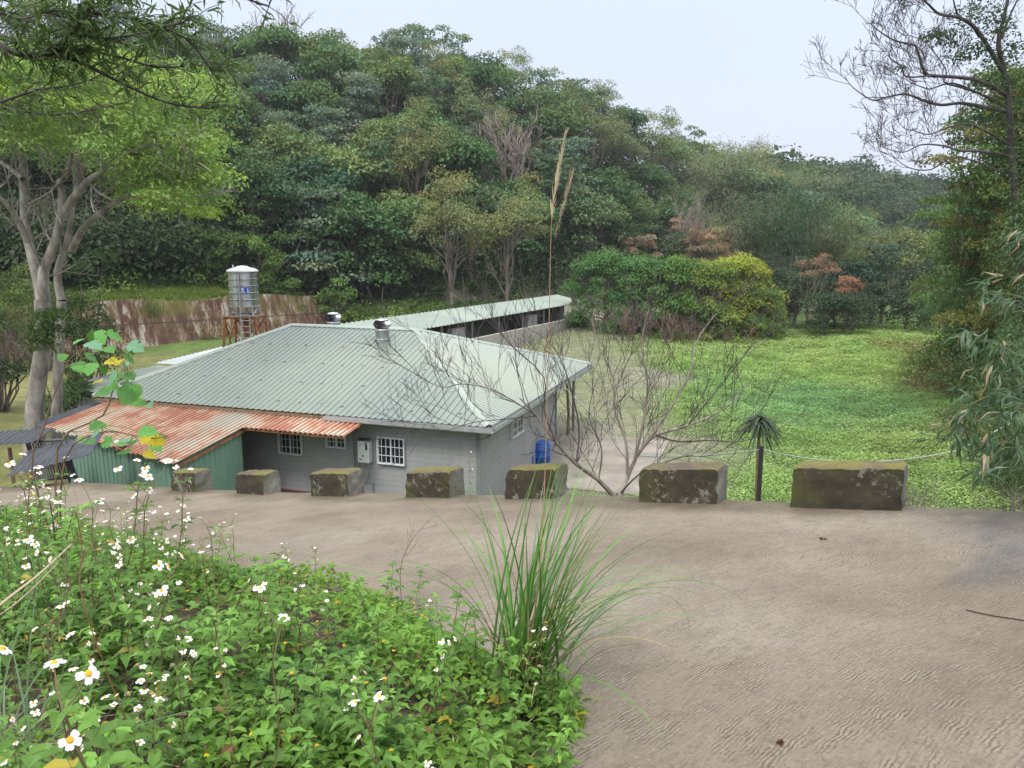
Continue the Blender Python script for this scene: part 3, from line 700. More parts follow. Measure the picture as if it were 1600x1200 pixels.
# small sheds at the rear left
def flatshed(lab, c4, zt_, matr, h_):
    t = thing('rear_shed', lab, 'shed', (*np.mean([c[:2] for c in c4], 0), GZ0)); a, b, c, d = [np.array(x) for x in c4]
    es = nrm(b-a); L = np.linalg.norm(b-a); et = nrm(d-a); Wd = np.linalg.norm(d-a)
    m = MB(); ribs(m, a, es, et, 0, L, lambda q: 0, lambda q: Wd, .3, .025, 'trap'); m.build('roof', matr, t)
    w = MB(); cc = (a+c)/2; w.box([cc[0], cc[1], (GZ0+a[2])/2-.15], (L/2-.3, Wd/2-.3, (a[2]-GZ0)/2), (nrm(es*[1, 1, 0]), nrm(et*[1, 1, 0]), EZ3)); w.build('wall', M['greywall'], t)
a = UZ(298, 567, 2.9); b = UZ(250, 549, 3.25)
flatshed('rear shed with whitish corrugated roof behind the left end of the house', [H(13.0, 8.2, 2.75), H(13.0, 13.2, 2.95), H(19.2, 13.2, 3.0), H(19.2, 8.2, 2.8)], 0, M['roof_white'], 2.6)
flatshed('low rear shed with plain pale green roof at the far left of the house', [H(14.6, 2.6, 2.45), H(14.6, 8.0, 2.45), H(18.8, 8.0, 2.75), H(18.8, 2.6, 2.75)], 0, M['roof_pale'], 2.3)
# ------------------------------------------------------------------ retaining wall
L = float(np.linalg.norm(WB-WA)); ns = 60; V = []
for i in range(ns+1):
    s = L*i/ns; topz = 4.3+.15*math.sin(s*.7)
    p = WA+WT*s
    for d, z in ((0, -.3), (.5, 1.9), (.52, 1.93), (1.05, topz), (1.9, topz-.05), (2.2, 2.0), (2.2, -.3)):
        q = p+WN*d; V.append([q[0], q[1], z+float(gz(p[0], p[1]))*.2*(z < 1)])
n = 7; i = (np.arange(ns)[:, None]*n+np.arange(n-1)[None]).ravel()
rw = thing('retaining_wall', 'rust stained battered concrete retaining wall below the grassy shelf', 'wall', (*((WA+WB)/2), 1))
wm = MB().add(V, np.stack([i, i+n, i+n+1, i+1], 1)); wm.add(V[:n], [list(range(n))]); wm.add(V[-n:], [list(range(n))]); wm.build('wall', M['rwall'], rw)
gm = MB()
for q in (1.95,):
    pass
for s in np.arange(2.2, L, 3.4):
    p = WA+WT*s; gm.add([[*(p+WN*-.012), .0], [*(p+WT*.05+WN*-.012), .0], [*(p+WT*.05+WN*(1.03)), 4.28], [*(p+WN*1.03), 4.28]], [[0, 1, 2, 3]])
gm.build('joint', simple('wall_joint', (.11, .08, .06), .9), rw)
# ------------------------------------------------------------------ water tank on its stand
TC = UY(383, 495, 33.0); TC = np.array([TC[0], TC[1], TC[2]]); tz = TC[2]
st = thing('tank_stand', 'rusty steel tank stand rising behind the house', 'stand', (TC[0], TC[1], .3)); sm = MB(); hw0, hw1 = .86, .62
legs = []
for a in range(4):
    sx, sy = [(-1, -1), (1, -1), (1, 1), (-1, 1)][a]
    lg = MB(); A = np.array([TC[0]+sx*hw0*1.2, TC[1]+sy*hw0*1.2, .2]); B = np.array([TC[0]+sx*hw1, TC[1]+sy*hw1, tz]); lg.tube([A, B], .055, 4); lg.build('leg', M['rust_steel'], st); legs.append((A, B))
for a in range(4):
    A, B = legs[a]; A2_, B2_ = legs[(a+1) % 4]; 
    for f0, f1 in ((.55, .55), (1, 1)): sm.tube([A+(B-A)*f0, A2_+(B2_-A2_)*f1], .04, 4)
    sm.tube([A+(B-A)*.56, A2_+(B2_-A2_)*.98], .028, 4); sm.tube([A+(B-A)*.98, A2_+(B2_-A2_)*.56], .028, 4)
    sm.tube([A+(B-A)*.05, A2_+(B2_-A2_)*.53], .028, 4)
sm.build('brace', M['rust_steel'], st)
cm = MB(); cm.tube([[TC[0]+.02, TC[1], .2], [TC[0]+.02, TC[1], tz]], .12, 8); cm.build('centre_post', M['rust_steel'], st)
dk = MB(); dk.box([TC[0], TC[1], tz+.03], (.68, .68, .03)); dk.build('platform', M['rust_steel'], st)
tk = thing('water_tank', 'stainless steel water tank with white domed lid and blue sticker', 'tank', (TC[0], TC[1], tz+.06)); z0 = tz+.07
bs = MB()
for k in range(6):
    th = k*math.pi/3+.3; p = lambda r, z: [TC[0]+r*math.cos(th), TC[1]+r*math.sin(th), z]
    bs.tube([p(.66, z0), p(.60, z0+.45)], .03, 4); th2 = th+math.pi/3; bs.tube([[TC[0]+.66*math.cos(th), TC[1]+.66*math.sin(th), z0+.03], [TC[0]+.6*math.cos(th2), TC[1]+.6*math.sin(th2), z0+.42]], .015, 4)
bs.lathe([TC[0], TC[1], z0], [(.64, 0), (.67, 0), (.67, .05), (.64, .05), (.64, 0)], 24); bs.lathe([TC[0], TC[1], z0], [(.6, .38), (.64, .38), (.64, .42), (.6, .42)], 24)
bs.build('tank_frame', M['galv'], tk)
pr = [(.001, .40), (.60, .40)]; zz = .42
for k in range(5):
    pr += [(.60, zz), (.60, zz+.19), (.635, zz+.205), (.635, zz+.225), (.60, zz+.235), (.635, zz+.25), (.635, zz+.27), (.60, zz+.28)]; zz += .285
pr += [(.60, zz+.02)]
bd_ = MB(); bd_.lathe([TC[0], TC[1], z0], pr, 40); bd_.build('tank_body', M['steel'], tk, False)
ld_ = MB(); ld_.lathe([TC[0], TC[1], z0+zz], [(.64, 0), (.64, .05), (.5, .12), (.3, .17), (.2, .22), (.001, .25)], 32); ld_.lathe([TC[0]-.28, TC[1]-.3, z0+zz+.1], [(.03, 0), (.03, .18)], 8); ld_.build('tank_lid', M['white'], tk, True)
sk_ = MB(); V = []
for k in range(9):
    th = -math.pi/2+.05+k*.085
    for z in (.98, 1.2): V.append([TC[0]+.640*math.cos(th), TC[1]+.640*math.sin(th), z0+z])
sk_.add(V, [[2*i, 2*i+2, 2*i+3, 2*i+1] for i in range(8)]); stk = sk_.build('sticker', simple('blue_sticker', (.02, .08, .45), .4), tk)
wk = MB()
def stroke(a0, a1, h0, h1):
    V = []
    for th in (a0, a1):
        t_ = -math.pi/2+.05+th
        for z in (h0, h1): V.append([TC[0]+.645*math.cos(t_), TC[1]+.645*math.sin(t_), z0+z])
    wk.add(V, [[0, 2, 3, 1]])
for q in ((.10, .34, 1.12, 1.15), (.18, .26, 1.07, 1.18), (.13, .31, 1.02, 1.06), (.08, .16, .985, 1.02), (.28, .36, .985, 1.02), (.46, .64, 1.0, 1.03), (.52, .58, 1.03, 1.17)): stroke(*q)
wk.build('sticker_mark', M['white'], stk)
ldr = MB(); 
for dx in (.06, .42): ldr.tube([[TC[0]+dx, TC[1]-.72, tz-1.4], [TC[0]+dx, TC[1]-.68, z0+1.75 if dx < .1 else tz+.1]], .022, 5)
for k in range(7): ldr.tube([[TC[0]+.06, TC[1]-.72, tz-1.3+k*.24], [TC[0]+.42, TC[1]-.72, tz-1.3+k*.24]], .015, 4)
tag(ldr.build('ladder', M['galv']), 'thin pale metal ladder fixed to the water tank', 'ladder')
# ------------------------------------------------------------------ small things round the house
def barrel(p, r, h, lab, lid=True):
    t = thing('barrel', lab, 'barrel', p, 'blue plastic barrels beside the house'); b = MB()
    b.lathe(p, [(r*.9, 0), (r, .05), (r, h*.32), (r*1.03, h*.34), (r*1.03, h*.37), (r, h*.39), (r, h*.66), (r*1.03, h*.68), (r*1.03, h*.71), (r, h*.73), (r*.98, h*.93), (r*.86, h)], 28); b.build('barrel_body', M['bluebarrel'], t, True)
    l = MB(); l.lathe(p, [(r*.92, h*.985), (r*.95, h), (r*.95, h*1.04), (r*.85, h*1.06), (.001, h*1.06)], 28); l.build('barrel_lid', M['bluebarrel'], t, True)
bp = UZ(840, 724, .34); barrel(np.array([bp[0]+.1, bp[1]+.2, .34]), .36, .72, 'taller blue barrel with lid beside the house side wall'); bq = UZ(820, 727, .34); barrel(np.array([bq[0], bq[1]-.1, .34]), .3, .45, 'shorter blue barrel in front of the taller one')
pv = MB(); c = H(-1.35, 7.4, .30); pv.box(c, (2.2, 3.6, .06), (E1, E2, EZ3)); tag(pv.build('pavement', simple('dirty_concrete', (.24, .215, .18), .9, 0, .3, 1.1, .5)), kind='structure')
# dark tin rack and slatted gate at the left
rk = thing('tin_rack', 'stack of dark corrugated tin on a slatted stand left of the green shed', 'rack', UZ(80, 735, 1.0))
p1, p2, p3 = UY(10, 748, 19.5), UY(48, 762, 17.6), UY(118, 722, 18.6)
mb = MB(); es = nrm(p3-p2); a_ = UY(20, 735, 18.2); b_ = UY(112, 706, 19.2)
d_ = nrm(UY(40, 690, 21)-UY(0, 700, 18)); ribs(mb, UY(8, 746, 18.0), nrm(np.array([.95, .25, .22])), nrm(np.array([-.25, .95, .12])), 0, 1.9, lambda a: 0, lambda a: 1.7, .16, .03, 'sine'); mb.build('tin_sheet', M['darktin'], rk)
sp_ = MB(); G0 = UY(42, 690, 20.5); G1 = UY(100, 687, 19.6); G2 = UY(118, 745, 19.3); G3 = UY(60, 750, 20.2)
for k in range(15):
    f = k/14; sp_.tube([G0+(G1-G0)*f, G3+(G2-G3)*f], .022, 4)
sp_.tube([G0, G1], .04, 4); sp_.tube([G3, G2], .04, 4); sp_.tube([G1, G2], .05, 4); sp_.tube([G0, G3], .05, 4); sp_.build('slat_panel', M['darktin'], rk)
for p in (G1, G2, G3, G0): MB().tube([[p[0], p[1]+.05, p[2]], [p[0], p[1]+.05, .2]], .035, 4).build('leg', M['darktin'], rk)
s2 = MB(); ribs(s2, UY(-60, 700, 19.5), nrm(np.array([1, .1, .05])), nrm(np.array([-.1, 1, .1])), 0, 1.75, lambda a: 0, lambda a: 1.2, .16, .03, 'sine')
hutr = thing('tin_canopy', 'edge of a dark tin canopy at the far left of the picture', 'canopy', (*UY(-20, 700, 19.5)[:2], .6)); s2.build('tin_sheet', M['darktin'], hutr)
for q in (-55, 15): p = UY(q, 700, 20); MB().tube([p, [p[0], p[1], .2]], .05, 5).build('post', M['wood'], hutr)
# white basin lying on the rusty roof
wp = H(9.6, -3.22, ze-.16-3.25*K+.10); bs = MB(); bs.lathe(wp, [(.14, 0), (.2, .09), (.22, .09), (.15, -.01)], 20); tag(bs.build('basin', M['white'], None, True), 'white plastic basin lying on the edge of the rusty awning', 'basin')
# post and cable in front of the field
pz = UY(1190, 697, 13.2); pg = float(gz(pz[0], pz[1]))
tag(MB().tube([[pz[0], pz[1], pg-.2], [pz[0], pz[1], pz[2]]], .042, 8).build('fence_post', M['black_post'], None, True), 'dark upright post standing between the two nearest guard blocks', 'post')
def cable(pts, r=.018): 
    return pts
cb = MB(); c0 = pz-np.array([0, 0, .06]); cr = UY(1500, 703, 13.0); cl = UY(865, 585, 30); mid = UY(1000, 712, 14.5)
def sag(A, B, s, n=24): return [A+(B-A)*i/n-np.array([0, 0, s*4*(i/n)*(1-i/n)]) for i in range(n+1)]
cb.tube(sag(c0, cr, .22)+[UY(1620, 640, 13.4)], .012, 6); cb.tube(sag(c0, mid, .06)[:-1]+sag(mid, cl, .1), .012, 6)
tag(cb.build('cable', M['cable'], None, True), 'pale sagging cable strung from the dark post to the right and to the house', 'cable')
bpz = UZ(887, 680, .35); tag(MB().tube([bpz, bpz+np.array([.03, 0, .9]), UY(885, 585, bpz[1])], [.07, .06, .05], 6).build('wooden_pole', M['wood']), 'thin brown pole standing beyond the side of the house', 'pole')
# ================================================================== vegetation
def rs_(s): return np.random.RandomState(int(abs(s)) % 2**31)
def leafquads(P, D, Nn, L, W, fold=.25):
    """diamond leaves: P base, D direction, Nn facing"""
    n = len(P); D = nrm(D); S = nrm(np.cross(D, Nn)); U = np.cross(S, D); L = np.broadcast_to(L, (n,))[:, None]; W = np.broadcast_to(W, (n,))[:, None]
    V = np.stack([P, P+D*L*.45+S*W*.5+U*W*fold, P+D*L, P+D*L*.45-S*W*.5+U*W*fold], 1).reshape(-1, 3)
    return V, np.arange(n*4).reshape(n, 4)
def leafsix(P, D, Nn, L, W, fold=.22, droop=.18):
    n = len(P); D = nrm(D); S = nrm(np.cross(D, Nn)); U = np.cross(S, D); L = np.broadcast_to(L, (n,))[:, None]; W = np.broadcast_to(W, (n,))[:, None]
    a = P; m = P+D*L*.5+U*L*droop*.3; t = P+D*L-U*L*droop
    l1 = P+D*L*.2+S*W*.42+U*W*fold; l2 = P+D*L*.58+S*W*.40+U*(W*fold+L*droop*.12); r1 = P+D*L*.2-S*W*.42+U*W*fold; r2 = P+D*L*.58-S*W*.40+U*(W*fold+L*droop*.12)
    V = np.stack([a, m, t, l1, l2, r1, r2], 1).reshape(-1, 3); b = (np.arange(n)*7)[:, None]
    Fq = np.concatenate([b+[[0, 1, 4, 3]], b+[[0, 5, 6, 1]]]); Ft = np.concatenate([b+[[1, 2, 4]], b+[[1, 6, 2]]])
    return V, Fq, Ft
def addleaves(mb, P, D, Nn, L, W, col, six=False, mt=0, fold=.25, droop=.18):
    n = len(P); col = np.broadcast_to(col, (n, 3))
    if six:
        V, Fq, Ft = leafsix(P, D, Nn, L, W, fold, droop); C_ = np.repeat(col, 7, 0)
        mb.add(V, Fq, mt, C_); mb.f.append(Ft+mb.n-len(V)); mb.m.append(np.full(len(Ft), mt))
    else:
        V, F = leafquads(P, D, Nn, L, W, fold); mb.add(V, F, mt, np.repeat(col, 4, 0))
def rdir(r, n): return nrm(r.randn(n, 3))
def puff(mb, r, c, rad, n, L, W, tint, flat=.7, up=.5, six=False, jit=.25, droop_dir=-.15):
    d = rdir(r, n); d[:, 2] = np.where(d[:, 2] < -.35, -d[:, 2]*.6, d[:, 2]); rr = (.55+.5*r.rand(n)**.6)
    P = np.asarray(c)+d*rr[:, None]*np.array([rad, rad, rad*flat])
    Nn = nrm(d*.7+np.array([0, 0, up])+r.randn(n, 3)*.45); D = nrm(r.randn(n, 3)+d*.5+np.array([0, 0, droop_dir])); D = D-Nn*(D*Nn).sum(1, keepdims=True)
    v = 1+jit*(r.rand(n)-.5)*2
    addleaves(mb, P, D, Nn, L*(.7+.6*r.rand(n)), W*(.7+.6*r.rand(n)), np.asarray(tint)[None]*v[:, None], six)
def limbpts(r, A, B, k=5, wob=.12, sag=0):
    A = np.asarray(A, float); B = np.asarray(B, float); L = np.linalg.norm(B-A); t = np.linspace(0, 1, k+1)[:, None]
    P = A+(B-A)*t; w = r.randn(k+1, 3)*wob*L/k*1.3; w[0] = 0; w[-1] = 0
    P = P+w; P[:, 2] += sag*L*4*(t*(1-t))[:, 0]; return P
def twigs(mb, r, A, d, L, rad, depth, spread=.6, up=.15, nseg=4, kids=3, tips=None, minr=.004, sides=4, shrink=.62, col=None):
    d = nrm(np.asarray(d, float)); P = [np.asarray(A, float)]; dd = d
    for k in range(nseg):
        dd = nrm(dd+r.randn(3)*.16+np.array([0, 0, up*.25])); P.append(P[-1]+dd*L/nseg)
    P = np.array(P); R = np.linspace(rad, max(minr, rad*.55), nseg+1); mb.tube(P, R, sides if depth > 1 else 3, cap=False, col=col)
    if tips is not None: tips.append((P[-1], dd))
    if depth <= 0: return
    for k in range(kids):
        f = .3+.7*(k+r.rand()*.6)/kids; f = min(f, 1); i = f*nseg; a = int(min(i, nseg-1)); p = P[a]+(P[a+1]-P[a])*(i-a)
        q = nrm(nrm(P[a+1]-P[a])+rdir(r, 1)[0]*spread*1.25+np.array([0, 0, up]))
        twigs(mb, r, p, q, L*shrink*(.7+.5*r.rand()), max(minr, rad*.55), depth-1, spread, up, max(2, nseg-1), kids, tips, minr, sides, shrink, col)

def reg(root, kids):
    KIDS[root.name] = kids
def new_tree(name, seed, Hh, cr, style, nleaf, L, W, barkm='bark', leafm='leaf', trunk_r=.16, six=False):
    """prototype tree at the origin: an Empty with trunk and crown"""
    r = rs_(seed); root = bpy.data.objects.new(name, None); scene.collection.objects.link(root)
    tb = MB(); cb_ = MB(); puffs = []
    lean = r.randn(2)*.06*Hh
    if style == 'bare':
        base = np.array([0, 0, -.5]); top = np.array([lean[0], lean[1], Hh*.45]); P = limbpts(r, base, top, 5, .05); tb.tube(P, np.linspace(trunk_r, trunk_r*.6, 6), 6)
        for k in range(6):
            th = k*2.4+r.rand(); d = np.array([math.cos(th)*.6, math.sin(th)*.6, .9]); cb_.n
            twigs(cb_, r, P[-1-(k % 2)], d, Hh*.36, trunk_r*.45, 3, .6, .25, 4, 4, None, .022, 4, .62)
        t = tb.build('trunk', M['twig'], root); c = cb_.build('branches', M['twig'], root); reg(root, [t, c]); return root
    if style == 'round':
        for k in range(34):
            d = rdir(r, 1)[0]; d[2] = abs(d[2])*.95-.12; q = .45+.45*r.rand()
            puffs.append((np.array([d[0]*cr*q, d[1]*cr*q, Hh-cr*.95+d[2]*cr*(.45+.45*r.rand())]), cr*(.24+.18*r.rand()), .72))
        for k in range(16):
            th = r.rand()*6.28; q = cr*(.45+.45*r.rand()); puffs.append((np.array([q*math.cos(th), q*math.sin(th), Hh*(.16+.38*r.rand())]), cr*(.22+.12*r.rand()), .8))
    elif style == 'layer':
        for k in range(34):
            f = r.rand(); z = Hh*(.22+.76*f); q = cr*(1.05-.7*f)*r.rand()**.5; th = r.rand()*6.28
            puffs.append((np.array([q*math.cos(th), q*math.sin(th), z]), cr*(.28+.14*r.rand()), .28))
    elif style == 'cluster':
        for k in range(9):
            th = k*2.399+r.rand()*.5; q = cr*(.25+.55*r.rand()); z = Hh*(.55+.4*r.rand())
            for j in range(5): puffs.append((np.array([q*math.cos(th), q*math.sin(th), z])+r.randn(3)*cr*.14, cr*(.2+.1*r.rand()), .85))
    elif style == 'skirt':
        for k in range(64):
            th = r.rand()*6.28; f = r.rand(); z = Hh*(.05+.88*f); q = cr*math.sqrt(max(.05, 1-max(0, (f-.35)/.68)**2))*(.55+.4*r.rand())
            puffs.append((np.array([q*math.cos(th), q*math.sin(th), z]), cr*(.17+.15*r.rand()), .75))
    elif style == 'spire':
        for k in range(40):
            f = r.rand(); z = Hh*(.15+.83*f); q = cr*(1.0-.85*f**1.3)*(.35+.65*r.rand()); th = r.rand()*6.28
            puffs.append((np.array([q*math.cos(th), q*math.sin(th), z]), cr*(.2+.16*r.rand())*(1.1-.5*f), .8))
    elif style == 'open':
        for k in range(22):
            th = r.rand()*6.28; q = cr*(.2+.8*r.rand()); z = Hh*(.5+.48*r.rand()*(1.1-q/cr*.5))
            puffs.append((np.array([q*math.cos(th), q*math.sin(th), z]), cr*(.16+.14*r.rand()), .5))
    if style == 'bamboo':
        for k in range(26):
            th = r.rand()*6.28; rr = r.rand()*cr*.25; A = np.array([rr*math.cos(th), rr*math.sin(th), -.3]); h = Hh*(.7+.3*r.rand()); out = cr*(.3+.7*r.rand())
            B = A+np.array([math.cos(th)*out, math.sin(th)*out, h]); t = np.linspace(0, 1, 8)[:, None]
            P = A+(B-A)*t; P[:, :2] = A[:2]+(B-A)[:2]*(t**2.4); P[:, 2] = A[2]+h*np.sin(t[:, 0]*math.pi*.5)**.9; tb.tube(P, np.linspace(.045, .012, 8), 4, cap=False)
            for j in range(3, 8):
                n = nleaf//26//5; C0 = P[j]; X = C0+r.randn(n, 3)*[.55, .55, .5]*(1.0); D = nrm(r.randn(n, 3)*[1, 1, .4]+[0, 0, -.7]); Nn = nrm(r.randn(n, 3)+[0, 0, 1.2])
                addleaves(cb_, X, D, Nn, L*(.7+.6*r.rand(n)), W, (1, 1, 1)*(.75+.5*r.rand(n))[:, None]*(.8+.4*r.rand()))
        t = tb.build('culms', M['bark'], root); c = cb_.build('crown', M[leafm], root); reg(root, [t, c]); return root
    base = np.array([0, 0, -.6]); top = np.array([lean[0], lean[1], Hh*.62]); P = limbpts(r, base, top, 6, .05)
    P2 = np.concatenate([P]); tb.tube(P2, np.linspace(trunk_r*1.25, trunk_r*.55, 7), 7)
    npf = len(puffs); tot = sum(p[1]**2 for p in puffs)
    for i, (c, rad, fl) in enumerate(puffs):
        tint = np.array([1, 1, 1])*(.72+.5*r.rand()); tint = tint*(1+np.array([.18, .04, -.08])*r.randn()*.7); tint = np.clip(tint, .4, 1.7)
        puff(cb_, r, c, rad, int(nleaf*rad**2/tot), L, W, tint, fl, .55, six)
        if i % 2 == 0:
            f = .35+.6*r.rand(); a = P[int(f*6)]; 
            if a[2] < c[2]+.3: tb.tube(limbpts(r, a, c, 4, .12), np.linspace(trunk_r*.42, trunk_r*.1, 5), 5, cap=False)
    t = tb.build('trunk', M[barkm], root); c = cb_.build('crown', M[leafm], root); reg(root, [t, c]); return root
def place(proto, first, x, y, z, sc, rot, col, lab, cat, group, sz=None):
    o = proto if first else copy_tree(proto)
    o.location = (x, y, z); o.rotation_euler = (0, 0, rot); o.scale = (sc, sc, sz or sc)
    tag(o, lab, cat, group)
    for ch in (KIDS[proto.name] if first else o.children): ch.color = (*col, 1)
    return o

# ------------------------------------------------------------------ forest on the hill
KI = {   # kind: (style, H, cr, leaves, L, W, count of prototypes, colours, label)
 'round': ('round', 9.5, 3.9, 5200, .34, .22, 3, [(0.048, 0.113, 0.045), (0.060, 0.135, 0.049), (0.041, 0.099, 0.049), (0.075, 0.145, 0.058)], 'dark green round-crowned tree'),
 'pale': ('round', 9, 3.6, 3800, .32, .2, 2, [(0.120, 0.200, 0.090), (0.106, 0.172, 0.097), (0.138, 0.207, 0.078)], 'light green bushy tree'),
 'layer': ('layer', 9, 4.3, 3300, .34, .18, 2, [(0.114, 0.179, 0.138), (0.102, 0.166, 0.121), (0.132, 0.186, 0.162)], 'grey-green flat-layered tree'),
 'cluster': ('cluster', 10.5, 3.8, 4200, .24, .12, 2, [(0.150, 0.207, 0.090), (0.169, 0.214, 0.121), (0.132, 0.193, 0.081)], 'olive pompom-crowned tree'),
 'open': ('open', 11, 3.8, 2300, .32, .2, 2, [(0.090, 0.152, 0.090), (0.072, 0.138, 0.081)], 'tall thin-crowned tree'),
 'bamboo': ('bamboo', 9, 4, 3600, .4, .09, 2, [(0.144, 0.200, 0.106), (0.163, 0.207, 0.130)], 'feathery pale green bamboo clump'),
 'bare': ('bare', 9, 3, 0, 0, 0, 2, [(1, 1, 1)], 'leafless grey-brown tree'),
 'brown': ('open', 7, 3, 2400, .3, .14, 1, [(0.265, 0.193, 0.146), (0.229, 0.179, 0.146)], 'dry pinkish brown tree'),
}
PR = {}
for kn, (stl, Hh, cr, nl, L, W, cnt, cols, lab) in KI.items():
    nm = {'bamboo': 'bamboo_clump', 'bare': 'bare_tree', 'layer': 'layered_tree', 'cluster': 'pompom_tree', 'open': 'thin_crowned_tree', 'brown': 'withered_tree', 'pale': 'bushy_tree'}.get(kn, 'forest_tree')
    PR[kn] = [[new_tree(nm, 50+7*i+len(kn)*3, Hh, cr, stl, nl, L, W), True] for i in range(cnt)]
fr = rs_(11); NT = 0
def put(kn, x, y, sc=None, zoff=0, lab=None, group=None, col=None, grow=1.0, z=None):
    global NT
    stl, Hh, cr, nl, L, W, cnt, cols, base_lab = KI[kn]; p = PR[kn][fr.randint(cnt)]
    sc = sc or (.8+.45*fr.rand()); c = np.array(cols[fr.randint(len(cols))])*(1.0+.45*fr.rand())*np.array([1.08, 1.0, .92]) if col is None else np.array(col)
    if kn == 'bare': c = np.ones(3)
    pl = {'bamboo': 'bamboo'}.get(kn, 'tree')
    if lab is None: lab = zone_lab(base_lab, x, y, sc, c)
    o = place(p[0], p[1], x, y, (float(gz(x, y)) if z is None else z)+zoff, sc, fr.rand()*6.28, c, lab, pl, group or ('trees of the hillside forest: '+kn.replace('open', 'thin').replace('pale', 'light')), sc*grow)
    p[1] = False; NT += 1; return o
def zone_lab(b, x, y, sc, c):
    u = 800+1210*x/y*.985; a = x/max(y, 1); tt = (y-np.interp(a, _A, _T))/(np.interp(a, _A, _R)-np.interp(a, _A, _T))
    zn = 'hill behind the big pale tree' if u < 340 else 'hill above the water tank' if u < 490 else 'hill above the house ridge' if u < 680 else 'hill above the long shed' if u < 930 else 'lower hill behind the mango hedge' if u < 1200 else 'far slope towards the misty gap'
    hp = 'at foot of the' if tt < .18 else 'low on the' if tt < .38 else 'halfway up the' if tt < .6 else 'high on the' if tt < .82 else 'at the top of the'
    size = 'large' if sc > 1.1 else 'small' if sc < .95 else 'medium'
    return '%s %s %s %s' % (size, b.replace('tall ', '').replace('feathery ', ''), hp, zn)
pts = []
cand = []
for _ in range(60000):
    y = 50+135*fr.rand()**.8; a = -.78+1.42*fr.rand(); x = a*y
    far = y; yt = np.interp(a, _A, _T); yr = np.interp(a, _A, _R); t = (far-yt)/(yr-yt)
    if t < (.0 if x < -12 else .03) or t > 1.12 or far > 172: continue
    sp = 3.9+.022*(y-60) if a > -.36 else 5.2
    if y > 115: sp = 5.6+.03*(y-115)
    if x < -13 and y < 64+(-x-13)*.0 and (x-WA[0])*WN[0]+(y-WA[1])*WN[1] < 6.0: continue
    if all((x-q[0])**2+(y-q[1])**2 > sp*sp for q in pts[-4000:]): pts.append((x, y, t, a))
    if len(pts) >= 330: break
for x, y, t, a in pts:
    u = 800+1210*a; n = float(fbm(x*.06+1, y*.06, 3)); q = fr.rand()
    if u < 560: kn = 'layer' if q < .26 else 'round' if q < .62 else 'pale' if q < .84 else 'pale' if q < .9 else 'open'
    elif u < 960: kn = 'round' if q < .36 else 'open' if q < .56 else 'cluster' if q < .72 else 'layer' if q < .82 else 'pale' if q < .93 else 'bare'
    elif u < 1200: kn = 'bamboo' if q < .3 else 'pale' if q < .5 else 'round' if q < .72 else 'bare' if q < .8 else 'cluster' if q < .92 else 'brown'
    else: kn = 'round' if q < .45 else 'pale' if q < .7 else 'layer' if q < .85 else 'bamboo'
    if t > .82 and kn in ('bare', 'bamboo') : kn = 'open'
    put(kn, x, y, (.82+.42*fr.rand())*(1.0 if y < 120 else 1.25))
def at(u, v, y): return UY(u, v, y)
# trees one can single out
def special(kn, u, vtop, y, lab, col=None, ground=None, wide=1.0):
    stl, Hh = KI[kn][0], KI[kn][1]; P = at(u, vtop, y); gz_ = float(gz(P[0], P[1])) if ground is None else ground
    h = P[2]-gz_; sc = h/Hh; o = put(kn, P[0], P[1], sc*wide, 0, lab, None, col, 1/wide); o.pop('group', None) if False else None
    if 'group' in o: del o['group']
    return o
special('cluster', 705, 268, 66, 'left one of the pair of olive pompom trees just above the long shed', (.23, .25, .11), 1.8, .95)
special('cluster', 790, 288, 66.5, 'right one of the pair of olive pompom trees just above the long shed', (.23, .26, .11), 1.8, 1.0)
special('bare', 790, 165, 84, 'large leafless grey tree with spreading twigs in the middle of the hillside', None, 9, 1.0)
special('bare', 430, 62, 101, 'leafless brown-grey tree near the left end of the skyline', None, 20, .9)
special('bare', 500, 62, 104, 'dead tree with thin top poking out of the skyline', None, 27, .6)
special('cluster', 645, 150, 78, 'tall olive tree hung with trailing vines above the roof vent', (.22, .24, .10), 8, .8)
special('bare', 1090, 290, 95, 'leafless brown twiggy tree behind the mango hedge', None, 3, .7)
special('brown', 1130, 320, 90, 'dry pinkish tree behind the mango hedge', (.34, .25, .18), 3, .7)
special('brown', 1085, 325, 92, 'dry pale brown tree left of the pinkish one behind the mango hedge', (.26, .19, .13), 3, .6)
special('bamboo', 1240, 285, 72, 'tall dark green bamboo clump right of the mango hedge', (.05, .105, .05), 1.2, .8)
special('bamboo', 1300, 330, 76, 'olive bamboo clump behind the far edge of the field', (.12, .14, .065), 1.2, .9)
special('bamboo', 1180, 290, 84, 'pale bamboo clump behind the mango hedge', (.12, .14, .08), 1.2, .9)
special('pale', 1370, 360, 80, 'light green low tree in the gap at the far edge of the field', (.15, .19, .07), 1.3, 1.1)
special('pale', 1420, 340, 92, 'light green tree at the back of the gap, beside the dark right-hand trees', (.15, .19, .07), 1.5, 1.1)
special('round', 1330, 400, 64, 'dark round tree at the far right edge of the field', (.035, .07, .035), .9, .95)
special('round', 1215, 415, 64, 'dark round tree at the far edge of the field, next to the mango hedge', (.035, .07, .03), .9, .9)
special('round', 1452, 410, 66, 'dark round tree at the far field edge beside the overgrown right-hand trees', (.04, .07, .04), .9, 1.0)
special('layer', 1385, 385, 65, 'dark layered tree at the far right of the field edge', (.06, .10, .06), .9, 1.0)
special('pale', 1245, 425, 62.5, 'dull green bush-like tree at the far field edge right of the mango hedge', (.06, .10, .045), .9, 1.1)
special('pale', 1310, 440, 61.5, 'low dark bushy tree under the dry reddish shrubs', (.05, .085, .045), .9, 1.2)
special('pale', 1365, 445, 61, 'low dark bushy tree right of the dry reddish shrubs', (.05, .085, .045), .9, 1.2)
